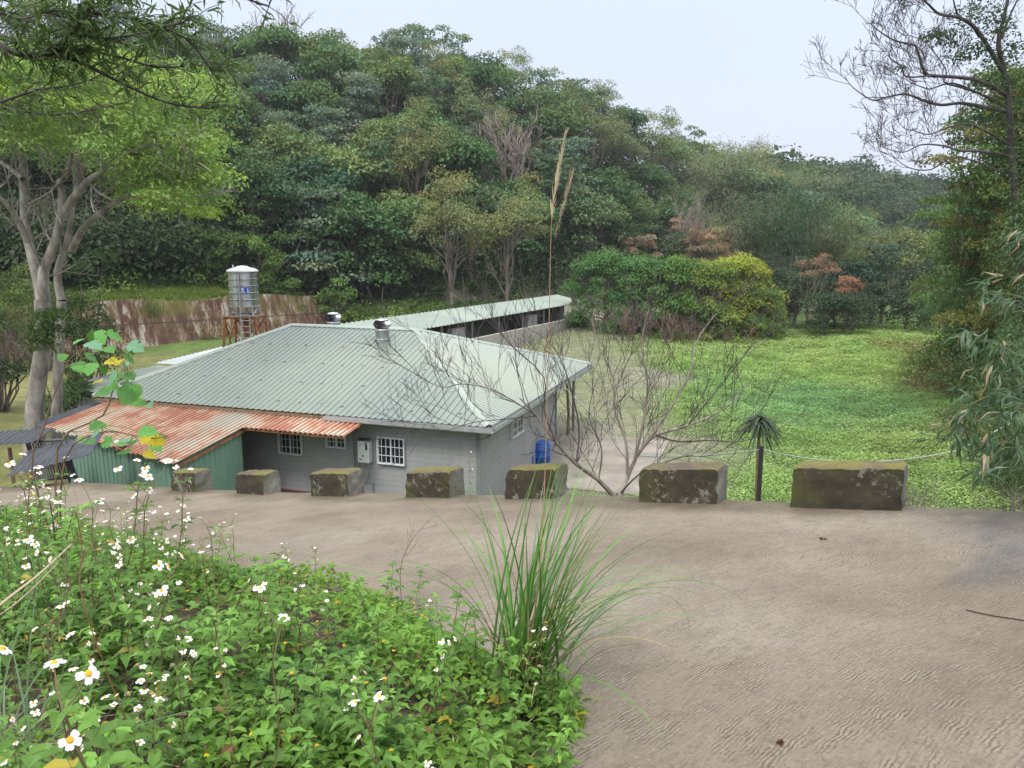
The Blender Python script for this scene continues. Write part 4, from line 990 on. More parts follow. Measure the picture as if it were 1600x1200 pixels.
special('pale', 1420, 455, 60, 'lowest dark bushy tree at the right end of the far field edge', (.045, .08, .04), .9, 1.2)
special('pale', 1292, 458, 57.5, 'dark bushy tree directly below the dry reddish shrubs', (.05, .09, .04), .9, 1.3)
special('pale', 1335, 465, 57, 'small dark bushy tree below the right dry reddish shrub', (.05, .085, .04), .9, 1.3)
special('round', 1270, 395, 67, 'dark tree with a reddish dry branch at the far edge of the field', (.04, .075, .035), .9, .9)
for u, v, y, c in [(930, 385, 62, 0), (985, 395, 60.5, 0), (1040, 395, 59.5, 1), (1095, 402, 59, 2), (1140, 395, 60, 2), (1185, 440, 58.5, 1)]:
    pass
MP = new_tree('mango_tree', 321, 7, 3.7, 'skirt', 12000, .30, .11, 'bark', 'leaf_gloss', .18)
mfirst = True
for (u, v, y, c, sc_), lab in zip([(945, 392, 61, (.085, .19, .045), 1), (1005, 398, 59, (.09, .20, .05), .95), (1062, 400, 58.5, (.12, .23, .05), .95), (1112, 408, 57.5, (.19, .26, .045), .92), (1155, 398, 59, (.30, .33, .04), .98), (1195, 445, 57, (.13, .21, .05), .8)],
    ['glossy green mango tree at the left end of the hedge beside the long shed', 'second mango tree of the hedge from the long shed', 'mid green mango tree in the middle of the hedge', 'mango tree with yellowing leaves right of the middle of the hedge', 'brightest yellow-green mango tree of the hedge', 'low rounded mango tree at the right end of the hedge']):
    P = at(u, v, y); gg = float(gz(P[0], P[1])); s = (P[2]-gg)/7; place(MP, mfirst, P[0], P[1], gg-.3, s*sc_, u*.37, c, lab, 'mango tree', 'mango trees in the hedge beyond the field', s*1.03); mfirst = False

# dark overgrown trees down the right-hand side
RP = [new_tree('vine_covered_tree', 400, 11, 4.8, 'skirt', 20000, .19, .11, 'bark', 'leaf', .2), new_tree('vine_covered_tree', 402, 10, 5.0, 'layer', 17000, .2, .10, 'bark', 'leaf', .2)]
rf = [True, True]
for i, (u, v, y, k, c, sc_, lab) in enumerate([
    (1715, 60, 34, 0, (0.098, 0.169, 0.052), .68, 'tall dark tree smothered in vines below the bare branches at the right edge'),
    (1590, 185, 37, 0, (0.117, 0.195, 0.058), .62, 'vine-covered tree left of the tallest one at the right edge'),
    (1588, 255, 41, 1, (0.130, 0.221, 0.072), .8, 'layered green tree with yellow leaves at the left side of the overgrown right-hand trees'),
    (1640, 290, 31, 1, (0.208, 0.215, 0.058), .66, 'tree with yellow and brown leaves in front of the vine-covered ones'),
    (1550, 345, 46, 1, (0.104, 0.215, 0.091), .75, 'blue-green layered tree overhanging the far right corner of the field'),
    (1492, 385, 58, 0, (0.104, 0.156, 0.072), .75, 'dull green tree at the corner of the field next to the layered blue-green one'),
    (1725, 180, 26, 0, (0.104, 0.169, 0.058), .6, 'vine-covered tree cut by the right edge of the picture'),
    (1625, 440, 37, 0, (0.065, 0.111, 0.058), .7, 'low dark tree under the yellow-leaved one'),
    (1520, 450, 50, 0, (0.058, 0.104, 0.058), .75, 'low very dark tree at the right end of the far field edge'),
    (1700, 380, 22, 0, (0.104, 0.169, 0.065), .65, 'low overgrown tree at the right edge above the bamboo')]):
    P = at(u, v, y); gg = float(gz(P[0], P[1])); Hh = 11 if k == 0 else 10; s = (P[2]-gg)/Hh
    o = place(RP[k], rf[k], P[0], P[1], gg-.2, max(s, .35)*sc_, u*.31, c, lab, 'tree', 'overgrown trees on the right', s); rf[k] = False
# clumps of yellowing and fresh leaves hanging on the front of those trees
def vines():
    r = rs_(123); root = thing('vine', 'curtain of vines with yellow-green leaves over the front of the right-hand trees', 'vine', (*UY(1560, 420, 30)[:2], 1)); mb = MB(); tb = MB()
    for k in range(330):
        u = 1430+250*r.rand(); v = 120+420*r.rand(); y = 31+6*r.rand()
        lim = np.interp(v, [110, 130, 200, 260, 320, 400, 470, 560], [1590, 1560, 1500, 1475, 1455, 1490, 1535, 1575])+18*math.sin(v*.09)
        if u < lim: continue
        q = r.rand(); t = np.array([(.10, .18, .05), (.22, .22, .05), (.07, .14, .06), (.12, .18, .05), (.16, .14, .06)][int(q*5)]); puff(mb, r, UY(u, v, y), .5+.5*r.rand(), 130, .19, .09, t*(.8+.4*r.rand()), .35)
        if k % 3 == 0: puff(mb, r, UY(1540+130*r.rand(), 110+210*r.rand(), y), .7+.5*r.rand(), 170, .19, .09, t*(.8+.4*r.rand()), .5)
        if k % 6 == 0: A = UY(u, v, y); tb.tube(limbpts(r, A, A+[0.6, 1, -3.5], 5, .15), np.linspace(.03, .02, 6), 4, cap=False)
    mb.build('foliage', M['stuffleaf'], root); tb.build('stems', M['bark'], root)
vines()

# far-off wood: reads as one mass
ff = rs_(5); mb = MB(); k = 0
while k < 620:
    y = 165+260*ff.rand(); a = .1+.75*ff.rand(); x = a*y
    yt = np.interp(a, _A, _T); yr = np.interp(a, _A, _R); t = (y-yt)/(yr-yt)
    if t > 1.15 : continue
    rad = 4+3.2*ff.rand(); z = float(gz(x, y))+rad*.7+1; tint = np.array([(.05, .09, .04), (.07, .11, .05), (.09, .12, .07), (.045, .08, .045)][ff.randint(4)])*(.8+.4*ff.rand())
    for j in range(4): puff(mb, ff, [x+ff.randn()*rad*.4, y+ff.randn()*rad*.4, z+ff.randn()*rad*.25+rad*.2], rad*.62, 85, 1.05, .8, tint*(.8+.4*ff.rand()), .75)
    k += 1
tag(mb.build('far_forest', M['stuffleaf']), 'distant misty forest covering the far slopes', 'forest', None, 'stuff')
# undergrowth on the slopes
mb = MB(); ur = rs_(9); k = 0
while k < 2300:
    y = 44+70*ur.rand(); a = -.8+1.2*ur.rand(); x = a*y
    yt = np.interp(a, _A, _T); yr = np.interp(a, _A, _R); t = (y-yt); dw = (x-WA[0])*WN[0]+(y-WA[1])*WN[1]; sw = (x-WA[0])*WT[0]+(y-WA[1])*WT[1]; onshelf = sw < 27 and x < -10
    if onshelf and (dw < 4.6 and ur.rand() < .9 or dw < 2.6): continue
    if not onshelf and (t < -12 or (x > 2 and x < 26 and t < 0)): continue
    if ((x-A1[0])*bo[0]+(y-A1[1])*bo[1]) < wid+1.2 and y < 78 and not onshelf: continue
    if t > 26 and ur.rand() < .6: continue
    low = max(0, 1-max(t, 0)/16); rad = .7+1.0*ur.rand(); q = ur.rand()
    tint = np.array([(.055, .10, .03), (.08, .15, .03), (.12, .19, .035), (.05, .085, .03), (.17, .21, .04)][min(4, int(q*3.2+low*1.6*ur.rand()))])*(.75+.5*ur.rand())
    big = ur.rand() < .12
    puff(mb, ur, [x, y, float(gz(x, y))+rad*.35], rad, 34 if big else 80, .5 if big else .26, .4 if big else .15, tint, .7); k += 1
tag(mb.build('undergrowth', M['stuffleaf']), 'mixed undergrowth covering the foot of the hill', 'undergrowth', None, 'stuff')
# canopy between the nearer trees, too dense to count
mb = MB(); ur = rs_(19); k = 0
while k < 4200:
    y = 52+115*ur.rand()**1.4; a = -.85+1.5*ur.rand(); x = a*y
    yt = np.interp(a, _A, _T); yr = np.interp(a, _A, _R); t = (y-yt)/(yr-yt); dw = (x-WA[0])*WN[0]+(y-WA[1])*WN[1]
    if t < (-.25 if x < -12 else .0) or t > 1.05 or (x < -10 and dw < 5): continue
    rad = (1.3+1.6*ur.rand())*(1+.4*(y > 110)); tint = np.array([(.03, .055, .022), (.04, .07, .026), (.05, .08, .035), (.07, .095, .05)][ur.randint(4)])*(.8+.4*ur.rand())  # leaf tints kept dark: shade of the gaps between crowns, put into the colour
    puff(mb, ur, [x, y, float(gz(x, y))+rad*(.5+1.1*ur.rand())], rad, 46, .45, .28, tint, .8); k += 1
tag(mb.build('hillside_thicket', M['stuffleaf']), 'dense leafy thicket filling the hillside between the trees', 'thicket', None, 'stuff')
# grass on the shelf above the retaining wall, and tufts hanging at its top
mb = MB(); n = 26000; s = ur.rand(n)*30-1; d = 1.3+5.0*ur.rand(n)**1.3; x = WA[0]+WT[0]*s+WN[0]*d; y = WA[1]+WT[1]*s+WN[1]*d
c = np.array([.15, .22, .035])[None]*(.65+.7*fbm(x*.5, y*.5, 3))[:, None]*(.8+.4*ur.rand(n))[:, None]; c[ur.rand(n) < .08] = (.34, .33, .14)
z = gz(x, y); addleaves(mb, np.stack([x, y, z-.02], 1), nrm(ur.randn(n, 3)*[.6, .6, 0]+[0, 0, 1]), ur.randn(n, 3), .16+.34*ur.rand(n)*fbm(x, y, 2), .07, c)
tag(mb.build('shelf_grass', M['stuffleaf']), 'bright grass on the shelf above the stained wall', 'grass', None, 'stuff')
# ------------------------------------------------------------------ weeds on the valley floor
def field():
    mb = MB(); r = rs_(21); n = 640000
    y = 19+47*r.rand(n)**.72; a = -.03+.80*r.rand(n); x = a*y+.6*r.randn(n)*0
    dry, brown, teal, lav = patch_weights(x, y); cl = fbm(x*1.3, y*1.3, 3); lg = fbm(x*.45+9, y*.45, 3)
    inh = ((x-HR[0])*E1[0]+(y-HR[1])*E1[1] > -1.4) & ((x-HR[0])*E2[0]+(y-HR[1])*E2[1] < 13.2)
    pvx = (x-H(-1.35, 7.4, 0)[0]); pvy = (y-H(-1.35, 7.4, 0)[1]); inp = (abs(pvx*E1[0]+pvy*E1[1]) < 2.1) & (abs(pvx*E2[0]+pvy*E2[1]) < 3.5)
    dens = 1-.45*dry-.5*brown; keep = (r.rand(n) < dens) & ~inh & ~inp & (x < 15+.36*y)
    s_, d_ = sd_road(x, y); keep &= d_ < -3.0
    x, y, dry, brown, teal, lav, cl, lg = [q[keep] for q in (x, y, dry, brown, teal, lav, cl, lg)]; n = len(x)
    c = np.tile(np.array([.29, .42, .14]), (n, 1)); sh = fbm(x*.2, y*.2, 3)[:, None]
    c = c+(np.array([.37, .45, .17])-c)*smooth((sh-.5)*5)*.6
    c = c+(np.array([.15, .36, .19])-c)*teal[:, None]*.85
    c = c+(np.array([.33, .37, .23])-c)*(dry*.75)[:, None]
    c = c+(np.array([.48, .46, .50])-c)*(lav*(r.rand(n) < .55))[:, None]
    c = c+(np.array([.17, .10, .045])-c)*(brown*(r.rand(n) < .55))[:, None]
    c = c*(.6+.8*cl)[:, None]*(.8+.4*r.rand(n))[:, None]
    fl = r.rand(n) < .006*(1+3*(y > 50)); c[fl] = (.6, .6, .6)
    hgt = (.10+.55*np.clip(lg-.35, 0, 1)+.35*cl)*(1-.8*dry)*(1-.3*teal)*r.rand(n)**.5
    P = np.stack([x, y, gz(x, y)+hgt-.03], 1); Nn = nrm(r.randn(n, 3)*.55+[0, 0, 1]); D = nrm(r.randn(n, 3)*[1, 1, .25]); sz = (.036+.0016*y)*(.6+.8*r.rand(n))*(1-.3*dry)
    addleaves(mb, P, D, Nn, sz, sz*.62, c)
    tag(mb.build('field_weeds', M['stuffleaf']), 'low green weeds covering the abandoned field', 'weeds', None, 'stuff')
field()
# weeds on the embankment just beyond the road edge
mb = MB(); r = rs_(31); n = 60000; s = -13+26*r.rand(n); d = -.35-3.6*r.rand(n)
x = P0[0]+s*T2[0]+d*N2[0]; y = P0[1]+s*T2[1]+d*N2[1]; ze_ = np.interp(s, ES, EZ); base = gz(x, y); zz = np.interp(-d-.05, [.2, .6, 1.45, 2.45, 3.25, 4.1], [.3, .55, 1.3, 2.1, 2.9, 4.0]); z = np.maximum(ze_-zz, base)
dn = fbm(x*1.2, y*1.2, 3); k = (r.rand(n) < smooth((7.5-s)/3)*1.3*dn+.12); x, y, z, dn, s = [q[k] for q in (x, y, z, dn, s)]; n = len(x)
c = np.array([.22, .36, .065])[None]*(.6+.9*fbm(x*.9+3, y*.9, 3))[:, None]*(.75+.5*r.rand(n))[:, None]; c[r.rand(n) < .07] = (.2, .14, .07)
P = np.stack([x, y, z+.02+.26*r.rand(n)*dn], 1); addleaves(mb, P, nrm(r.randn(n, 3)*[1, 1, .3]), nrm(r.randn(n, 3)*.5+[0, 0, 1]), .055*(.6+.9*r.rand(n)), .036, c)
tag(mb.build('embankment_weeds', M['stuffleaf']), 'green weeds on the slope just below the road edge', 'weeds', None, 'stuff')
# ================================================================== singled-out plants
def poly3(pts, y0, y1=None):
    """picture-traced limb given real distances: pts (u, v), distance from y0 to y1"""
    y1 = y0 if y1 is None else y1; n = len(pts); return np.array([UY(u, v, y0+(y1-y0)*i/(n-1)) for i, (u, v) in enumerate(pts)])
def dense(P, k=3):
    P = np.asarray(P); out = []
    n = len(P)
    for i in range(n-1):
        p0, p1, p2, p3 = P[max(i-1, 0)], P[i], P[i+1], P[min(i+2, n-1)]
        for j in range(k):
            t = j/k; out.append(.5*((2*p1)+(-p0+p2)*t+(2*p0-5*p1+4*p2-p3)*t*t+(-p0+3*p1-3*p2+p3)*t**3))
    out.append(P[-1]); return np.array(out)
def limb(mb, P, r0, r1, n=8): P = dense(P); mb.tube(P, np.linspace(r0, r1, len(P)), n, cap=False); return P

# big pale-barked tree on the left
def big_tree():
    r = rs_(77); Y = 25.5; base = UY(50, 700, Y); gb = float(gz(base[0], base[1]))
    root = thing('acacia_tree', 'big pale-barked tree with forked trunks and spreading fine green crown at the left', 'tree', (base[0], base[1], gb)); tb = MB(); bb = MB()
    b0 = np.array([base[0], base[1], gb-.3]); F = UY(66, 468, Y)
    P = np.array([b0, UY(54, 640, Y), UY(62, 580, Y), UY(68, 530, Y), F]); P = dense(P); tb.tube(P, np.interp(np.linspace(0, 1, len(P)), [0, .25, .6, 1], [.42, .28, .25, .24]), 12, cap=False)
    L = {}
    specs = [([(66, 470), (58, 430), (45, 380), (38, 330), (36, 270), (32, 220), (30, 160)], Y, Y+1.0, .20, .06),
             ([(70, 470), (68, 425), (84, 385), (94, 345), (97, 300), (92, 285), (104, 275), (112, 240)], Y, Y-1, .19, .06),
             ([(98, 335), (118, 305), (140, 280), (165, 265), (190, 245)], Y-.4, Y-1.5, .14, .05),
             ([(120, 302), (124, 285), (121, 272)], Y-.6, Y-.8, .12, .09),
             ([(96, 470), (90, 425), (105, 380), (112, 330), (122, 290), (140, 230)], Y+1.2, Y+2.5, .15, .05),
             ([(112, 392), (128, 360), (150, 338), (185, 314), (225, 306), (262, 312), (290, 322)], Y+.6, Y-1.5, .12, .04),
             ([(44, 378), (20, 330), (-10, 300)], Y, Y-1, .12, .05), ([(36, 280), (14, 262), (-20, 240)], Y, Y+1, .09, .04),
             ([(150, 185), (148, 205), (165, 198), (190, 185)], Y-.5, Y-1.5, .09, .03), ([(150, 210), (130, 160), (110, 120)], Y, Y, .09, .04), ([(235, 226), (262, 232), (275, 248)], Y-1, Y-1, .07, .03),
             ([(140, 230), (175, 200), (225, 180), (270, 170)], Y+2.5, Y+1, .07, .03), ([(190, 245), (235, 228), (270, 250), (300, 262)], Y-1.5, Y-2, .06, .02)]
    s2 = UY(96, 470, Y+1.2); tb.tube(dense([b0+[.35, .6, 0], UY(90, 600, Y+1), s2]), np.linspace(.19, .16, 7), 8, cap=False)
    for pts, y0, y1, r0, r1 in specs:
        bt = MB(); Pp = limb(bt, poly3(pts, y0, y1), r0, r1, 8); bt.build('limb', M['bark_pale'], root, True)
        for k in range(3, len(Pp), 3): twigs(bb, r, Pp[k], nrm(rdir(r, 1)[0]*.8+[0, 0, .6]), 1.6, r1*.6, 2, .7, .15, 4, 3, None, .010, 4)
    tb.build('trunk', M['bark_pale'], root, True); bb.build('twigs', M['bark_pale'], root)
    cb = MB(); k = 0
    while k < 200:
        u = -120+470*r.rand(); v = 85+262*r.rand(); y = Y-3.2+7.5*r.rand()
        ce = (u-125)/225; top = 72+70*max(0, ce)**2+10*abs(ce); bot = 262+76*np.clip((u-140)/120, 0, 1)-90*np.clip((40-u)/120, -.0, 1)
        if v < top or v > bot+12 or (u > 335): continue
        if u < 210 and v > 235 and r.rand() < .8: continue
        c = UY(u, v, y); rad = .55+.75*r.rand(); q = r.rand(); tint = np.array([(.24, .36, .10), (.32, .44, .11), (.19, .30, .09), (.15, .24, .08)][int(q*4)])*(.85+.35*r.rand())
        puff(cb, r, c, rad*.9, 200, .18, .065, tint, .6, .5); k += 1
    # epiphytes on the trunk
    ep = MB()
    for u, v in ((70, 500), (78, 520), (60, 525), (85, 495), (66, 540)): puff(ep, r, UY(u, v, Y-.5), .45, 220, .22, .05, (.07, .12, .03), .8)
    cb.build('crown', M['stuffleaf'], root); ep.build('epiphytes', M['stuffleaf'], root)
big_tree()
# darker shrub and small tree just behind it
def bushlike(name, lab, cat, items, lf=(.14, .07), n=260, ym=.7, base=None, tr=None):
    r = rs_(int(items[0][0])+7); c0 = UY(items[0][0], items[0][1], items[0][2]); gb = float(gz(c0[0], c0[1])) if base is None else base
    root = thing(name, lab, cat, (c0[0], c0[1], gb)); cb = MB(); tb = MB()
    for u, v, y, rad, tint in items:
        c = UY(u, v, y)
        for j in range(5):
            cc = c+r.randn(3)*rad*.5; puff(cb, r, cc, rad*.5, n//5, lf[0], lf[1], np.array(tint)*(.75+.5*r.rand()), ym)
            A = np.array([c0[0]+r.randn()*.1, c0[1]+r.randn()*.1, gb-.2]); tb.tube(limbpts(r, A, cc, 4, .1), np.linspace(.05 if tr is None else .015, .012, 5), 4, cap=False)
    cb.build('foliage', M['stuffleaf'], root); tb.build('stem', M[tr or 'bark'], root)
bushlike('shrub', 'dark green shrub behind the big pale-barked trunk, in front of the stained wall', 'shrub', [(130, 520, 31, 1.3, (.05, .09, .03)), (110, 480, 31, 1.2, (.06, .11, .035)), (150, 490, 32, 1.1, (.06, .10, .035)), (95, 540, 30, 1.0, (.05, .09, .03)), (150, 560, 31, 1.0, (.05, .10, .03))], n=900)
bushlike('shrub', 'dark tangled shrub at the far left edge behind the pale trunk', 'shrub', [(-10, 520, 32, 1.5, (.05, .08, .03)), (15, 580, 31, 1.2, (.04, .07, .03)), (5, 440, 33, 1.5, (.08, .12, .04)), (-40, 480, 31, 1.8, (.06, .09, .03)), (25, 500, 34, 1.2, (.09, .13, .045))], n=900)
bushlike('shrub', 'leafy green bush at the left end of the stained retaining wall', 'shrub', [(60, 490, 46, 1.7, (.07, .12, .04)), (15, 500, 46, 1.8, (.09, .14, .045)), (-30, 480, 46, 1.8, (.08, .13, .04)), (100, 475, 47, 1.4, (.10, .16, .05)), (30, 440, 47, 1.7, (.12, .17, .05))], n=900, lf=(.2, .1))
bushlike('shrub', 'strappy dark green shrub behind the left end of the rusty awning', 'shrub', [(118, 600, 29, .6, (.06, .11, .035)), (110, 625, 28, .5, (.07, .13, .04))], lf=(.5, .05), n=420)
for u, v, s, lab in ((205, 408, 1.3, 'low bush on the shelf between the pale trunk and the reddish bush'), (275, 412, 1.4, 'spreading low bush on the shelf left of the tank, nearest the grass strip'), (345, 418, 1.5, 'dark bush on the shelf directly behind the water tank'), (395, 425, 1.5, 'bush on the shelf immediately right of the water tank'), (330, 370, 1.8, 'large bush higher up the slope left of the water tank'), (410, 380, 1.8, 'large bush higher up the slope right of the water tank'), (238, 395, 1.6, 'reddish-trunked bush at the foot of the hill left of the water tank'), (300, 400, 1.5, 'round green bush above the retaining wall left of the water tank'), (175, 400, 1.7, 'bush on the grassy shelf right of the pale-barked trunk'), (440, 440, 1.4, 'bright bush above the retaining wall right of the water tank'), (520, 455, 1.3, 'low bush at the right end of the retaining wall')):
    bushlike('bush', lab, 'bush', [(u, v+8, 62, s, (.11, .19, .045)), (u+18, v+14, 61, s*.8, (.09, .16, .04)), (u-18, v+14, 61.5, s*.8, (.13, .2, .05))], lf=(.26, .15), n=520)

# overhanging branch of a tree standing off to the left, near the camera
def overhang():
    r = rs_(88); root = thing('overhanging_tree', 'narrow-leaved branch hanging into the top left corner, close to the camera', 'tree', (-4.6, 3.6, 5.9)); tb = MB(); cb = MB()
    tb.tube(dense([[-4.7, 3.7, 5.6], [-4.6, 3.6, 7.6], [-4.4, 3.6, 9.6], [-4.2, 3.7, 11.5]]), np.linspace(.16, .08, 10), 10, cap=False)
    tb.build('trunk', M['bark'], root, True); bb = MB(); tips = []
    S = [([(-300, 60), (-60, 50), (0, 72), (35, 86), (70, 82), (110, 55), (140, 10), (150, -30)], 3.6, 3.6, .02, .007), ([(65, 84), (120, 95), (190, 130), (260, 160), (330, 170)], 3.6, 3.8, .010, .004),
         ([(75, 80), (130, 78), (190, 90), (250, 105), (340, 100)], 3.6, 4.1, .009, .003), ([(-300, -80), (-60, -60), (60, -30), (180, -20), (300, -25), (420, 10)], 3.4, 3.9, .016, .004),
         ([(0, 160), (60, 140), (140, 125), (260, 60)], 4.0, 4.2, .007, .003), ([(130, 20), (210, 30), (290, 60), (330, 110)], 3.6, 3.9, .008, .003), ([(-200, 180), (-20, 165), (80, 180), (200, 160)], 4.2, 4.4, .010, .003),
         ([(110, 55), (170, 60), (230, 50), (300, 30)], 3.6, 3.7, .006, .003), ([(-20, 10), (30, 30), (70, 20), (110, 30)], 3.4, 3.5, .006, .003)]
    PP = []
    for pts, y0, y1, r0, r1 in S: PP.append(limb(bb, poly3(pts, y0, y1), r0, r1, 6))
    n0 = 0
    for Pp in PP:
        for k in range(len(Pp)):
            uv = Pp[k]; 
            for j in range(4):
                d = nrm(rdir(r, 1)[0]*[1, 1, .7]+np.array([.55, .1, -.05])); L = .07+.14*r.rand(); q = uv+d*L
                if k < 3 and Pp is PP[0] : continue
                bb.tube([uv, uv+d*L*.5+[0, 0, .01], q], [.0025, .002, .0012], 3, cap=False); tips.append((uv, q, d))
    P = []; D = []
    for A, B, d in tips:
        m = 5
        f = r.rand(m)**.6; p = A+(B-A)*f[:, None]; P.append(p); D.append(nrm(d+r.randn(m, 3)*.65+[0, 0, -.1]))
    P = np.concatenate(P); D = np.concatenate(D); n = len(P); v = .7+.7*r.rand(n)
    c = np.array([.09, .15, .055])[None]*v[:, None]; c[r.rand(n) < .12] = (.11, .16, .035)
    addleaves(cb, P, D, nrm(r.randn(n, 3)*.7+[0, 0, 1]), .055+.03*r.rand(n), .010+.004*r.rand(n), c, True, 0, .1, .25)
    bb.build('branch', M['twig_dark'], root, True); cb.build('foliage', M['stuffleaf'], root)
overhang()

# bare fruit tree just below the road edge
def plum():
    r = rs_(55); Y = 11.6; B = UY(965, 800, Y); gb = float(gz(B[0], B[1])); B0 = np.array([B[0], B[1], B[2]-.9])
    root = thing('bare_fruit_tree', 'leafless spreading fruit tree rising behind the guard blocks in front of the field', 'tree', B0)
    T = MB(); limb(T, [B0, B, UY(968, 775, Y)], .085, .07); T.build('trunk', M['twig'], root, True)
    S = [([(968, 778), (985, 735), (1000, 705), (1025, 680), (1075, 665), (1130, 640), (1170, 600)], 0, 1.2, 0.0396, 0.0080), ([(965, 782), (935, 750), (900, 725), (868, 690), (838, 650), (812, 622)], 0, -.8, 0.0432, 0.0096),
         ([(838, 650), (800, 625), (760, 606), (720, 600), (690, 605), (648, 585)], -.8, -1.4, 0.0101, 0.0032), ([(980, 742), (978, 690), (960, 640), (958, 590), (935, 540), (925, 500)], 0, .4, 0.0259, 0.0048),
         ([(990, 725), (1005, 660), (1012, 600), (1002, 540), (1015, 480)], 0, -.5, 0.0245, 0.0048), ([(1000, 705), (1040, 650), (1075, 590), (1090, 530), (1120, 490)], 0, .8, 0.0216, 0.0040),
         ([(900, 725), (905, 670), (890, 600), (870, 550), (840, 520)], -.3, .3, 0.0187, 0.0040), ([(868, 690), (850, 640), (850, 590), (800, 540), (760, 500)], -.6, -.5, 0.0144, 0.0032),
         ([(1025, 680), (1060, 690), (1110, 688), (1160, 690), (1205, 672)], .3, -.4, 0.0173, 0.0032), ([(970, 770), (1000, 740), (1040, 722), (1080, 712), (1130, 720)], 0, -.6, 0.0158, 0.0032),
         ([(935, 750), (940, 700), (920, 650), (930, 600)], -.1, .6, 0.0144, 0.0048), ([(1075, 665), (1120, 610), (1160, 560), (1190, 520)], .8, 1.0, 0.0130, 0.0032), ([(838, 650), (790, 655), (740, 660), (700, 672), (672, 668)], -.8, -1.1, 0.0086, 0.0024)]
    tw = MB()
    for i, (pts, y0, y1, r0, r1) in enumerate(S):
        bm = MB(); Pp = limb(bm, poly3(pts, Y+y0, Y+y1), r0, r1, 6); bm.build('limb', M['twig'] if r0 > .02 else M['twig_dark'], root, True)
        for k in range(3, len(Pp)-1):
            d = nrm(Pp[k+1]-Pp[k-1]); twigs(tw, r, Pp[k], nrm(d*.6+rdir(r, 1)[0]*.7+[0, 0, .45]), .5+.5*r.rand(), max(.0045, r1*.8), 2, .55, .28, 4, 3, None, .003, 3, .6)
    tw.build('twigs', M['twig_dark'], root)
plum()

# bare tree over the vine-covered trees at the right
def skeleton():
    r = rs_(66); Y = 27; root = thing('bare_tree_right', 'leafless dark-branched tree against the sky at the top right', 'tree', UY(1590, 560, Y)); root.name = 'leafless_tree'
    S = [([(1600, 560), (1592, 420), (1585, 300), (1578, 190), (1572, 125), (1560, 70), (1568, 30), (1578, -15)], 0, 0, .15, .04), ([(1572, 120), (1545, 75), (1525, 45), (1500, 28), (1468, 22), (1452, 8), (1436, -6)], 0, -1, .08, .025),
         ([(1575, 150), (1535, 128), (1500, 121), (1455, 118), (1444, 112), (1432, 75), (1425, 70), (1400, 64), (1383, 55), (1365, 42)], 0, -2, .07, .015), ([(1455, 118), (1416, 120), (1409, 105), (1392, 92), (1390, 84)], -1.5, -1.6, .03, .014),
         ([(1577, 170), (1530, 146), (1500, 136), (1475, 128), (1478, 108), (1450, 70)], 0, .8, .05, .014), ([(1530, 146), (1490, 130), (1460, 137), (1450, 139), (1425, 130), (1416, 124)], .5, .6, .032, .012),
         ([(1576, 175), (1530, 166), (1500, 161), (1470, 164), (1440, 156), (1415, 147), (1385, 152), (1365, 157), (1345, 146), (1328, 132), (1319, 116)], 0, 1.6, .065, .009), ([(1385, 152), (1350, 153), (1345, 160)], 1.2, 1.3, .018, .009),
         ([(1565, 60), (1580, 20), (1600, -20)], 0, .5, .05, .02), ([(1498, 28), (1492, 10), (1488, -10)], -.5, -.6, .035, .02), ([(1530, 60), (1515, 30), (1520, -5)], -.3, -.1, .02, .01),
         ([(1585, 245), (1530, 236), (1500, 192+44), (1475, 228), (1440, 226), (1412, 238), (1385, 232), (1375, 228)], 0, 1, .05, .008), ([(1583, 230), (1520, 195), (1480, 200), (1452, 210), (1430, 205), (1412, 200)], 0, -1, .04, .008), ([(1590, 280), (1500, 245), (1455, 265), (1420, 262), (1395, 245), (1376, 238)], 0, 1.5, .035, .008)]
    tw = MB()
    for i, (pts, y0, y1, r0, r1) in enumerate(S):
        bm = MB(); Pp = limb(bm, poly3(pts, Y+y0, Y+y1), r0, r1, 6); bm.build('trunk' if i == 0 else 'limb', M['twig_dark'], root, True)
        for k in range(5 if i else 16, len(Pp), 2):
            d = nrm(Pp[min(k+1, len(Pp)-1)]-Pp[k-1]); twigs(tw, r, Pp[k], nrm(d*.6+rdir(r, 1)[0]*.8+[0, 0, .45]), .9+.5*r.rand(), max(.011, r1*.5), 3, .6, .2, 4, 3 if k % 4 else 2, None, .007, 3, .6)
    tw.build('twigs', M['twig_dark'], root); iv = MB()
    for u, v, q in ((1578, 180, .5), (1580, 210, .5), (1584, 240, .6), (1586, 275, .6), (1588, 310, .6), (1590, 345, .6), (1560, 60, .5), (1555, 40, .45), (1568, 100, .5), (1540, 25, .45), (1530, 90, .4), (1520, 80, .35), (1495, 55, .35), (1470, 60, .3), (1575, 130, .6), (1500, 95, .3), (1478, 72, .3), (1505, 30, .4), (1590, 80, .4), (1550, 140, .5), (1405, 110, .15), (1455, 62, .3)):
        puff(iv, r, UY(u, v, Y-.2), q*1.25, int(330*q), .12, .07, (.06, .10, .04), .9)
    iv.build('ivy', M['stuffleaf'], root)
skeleton()

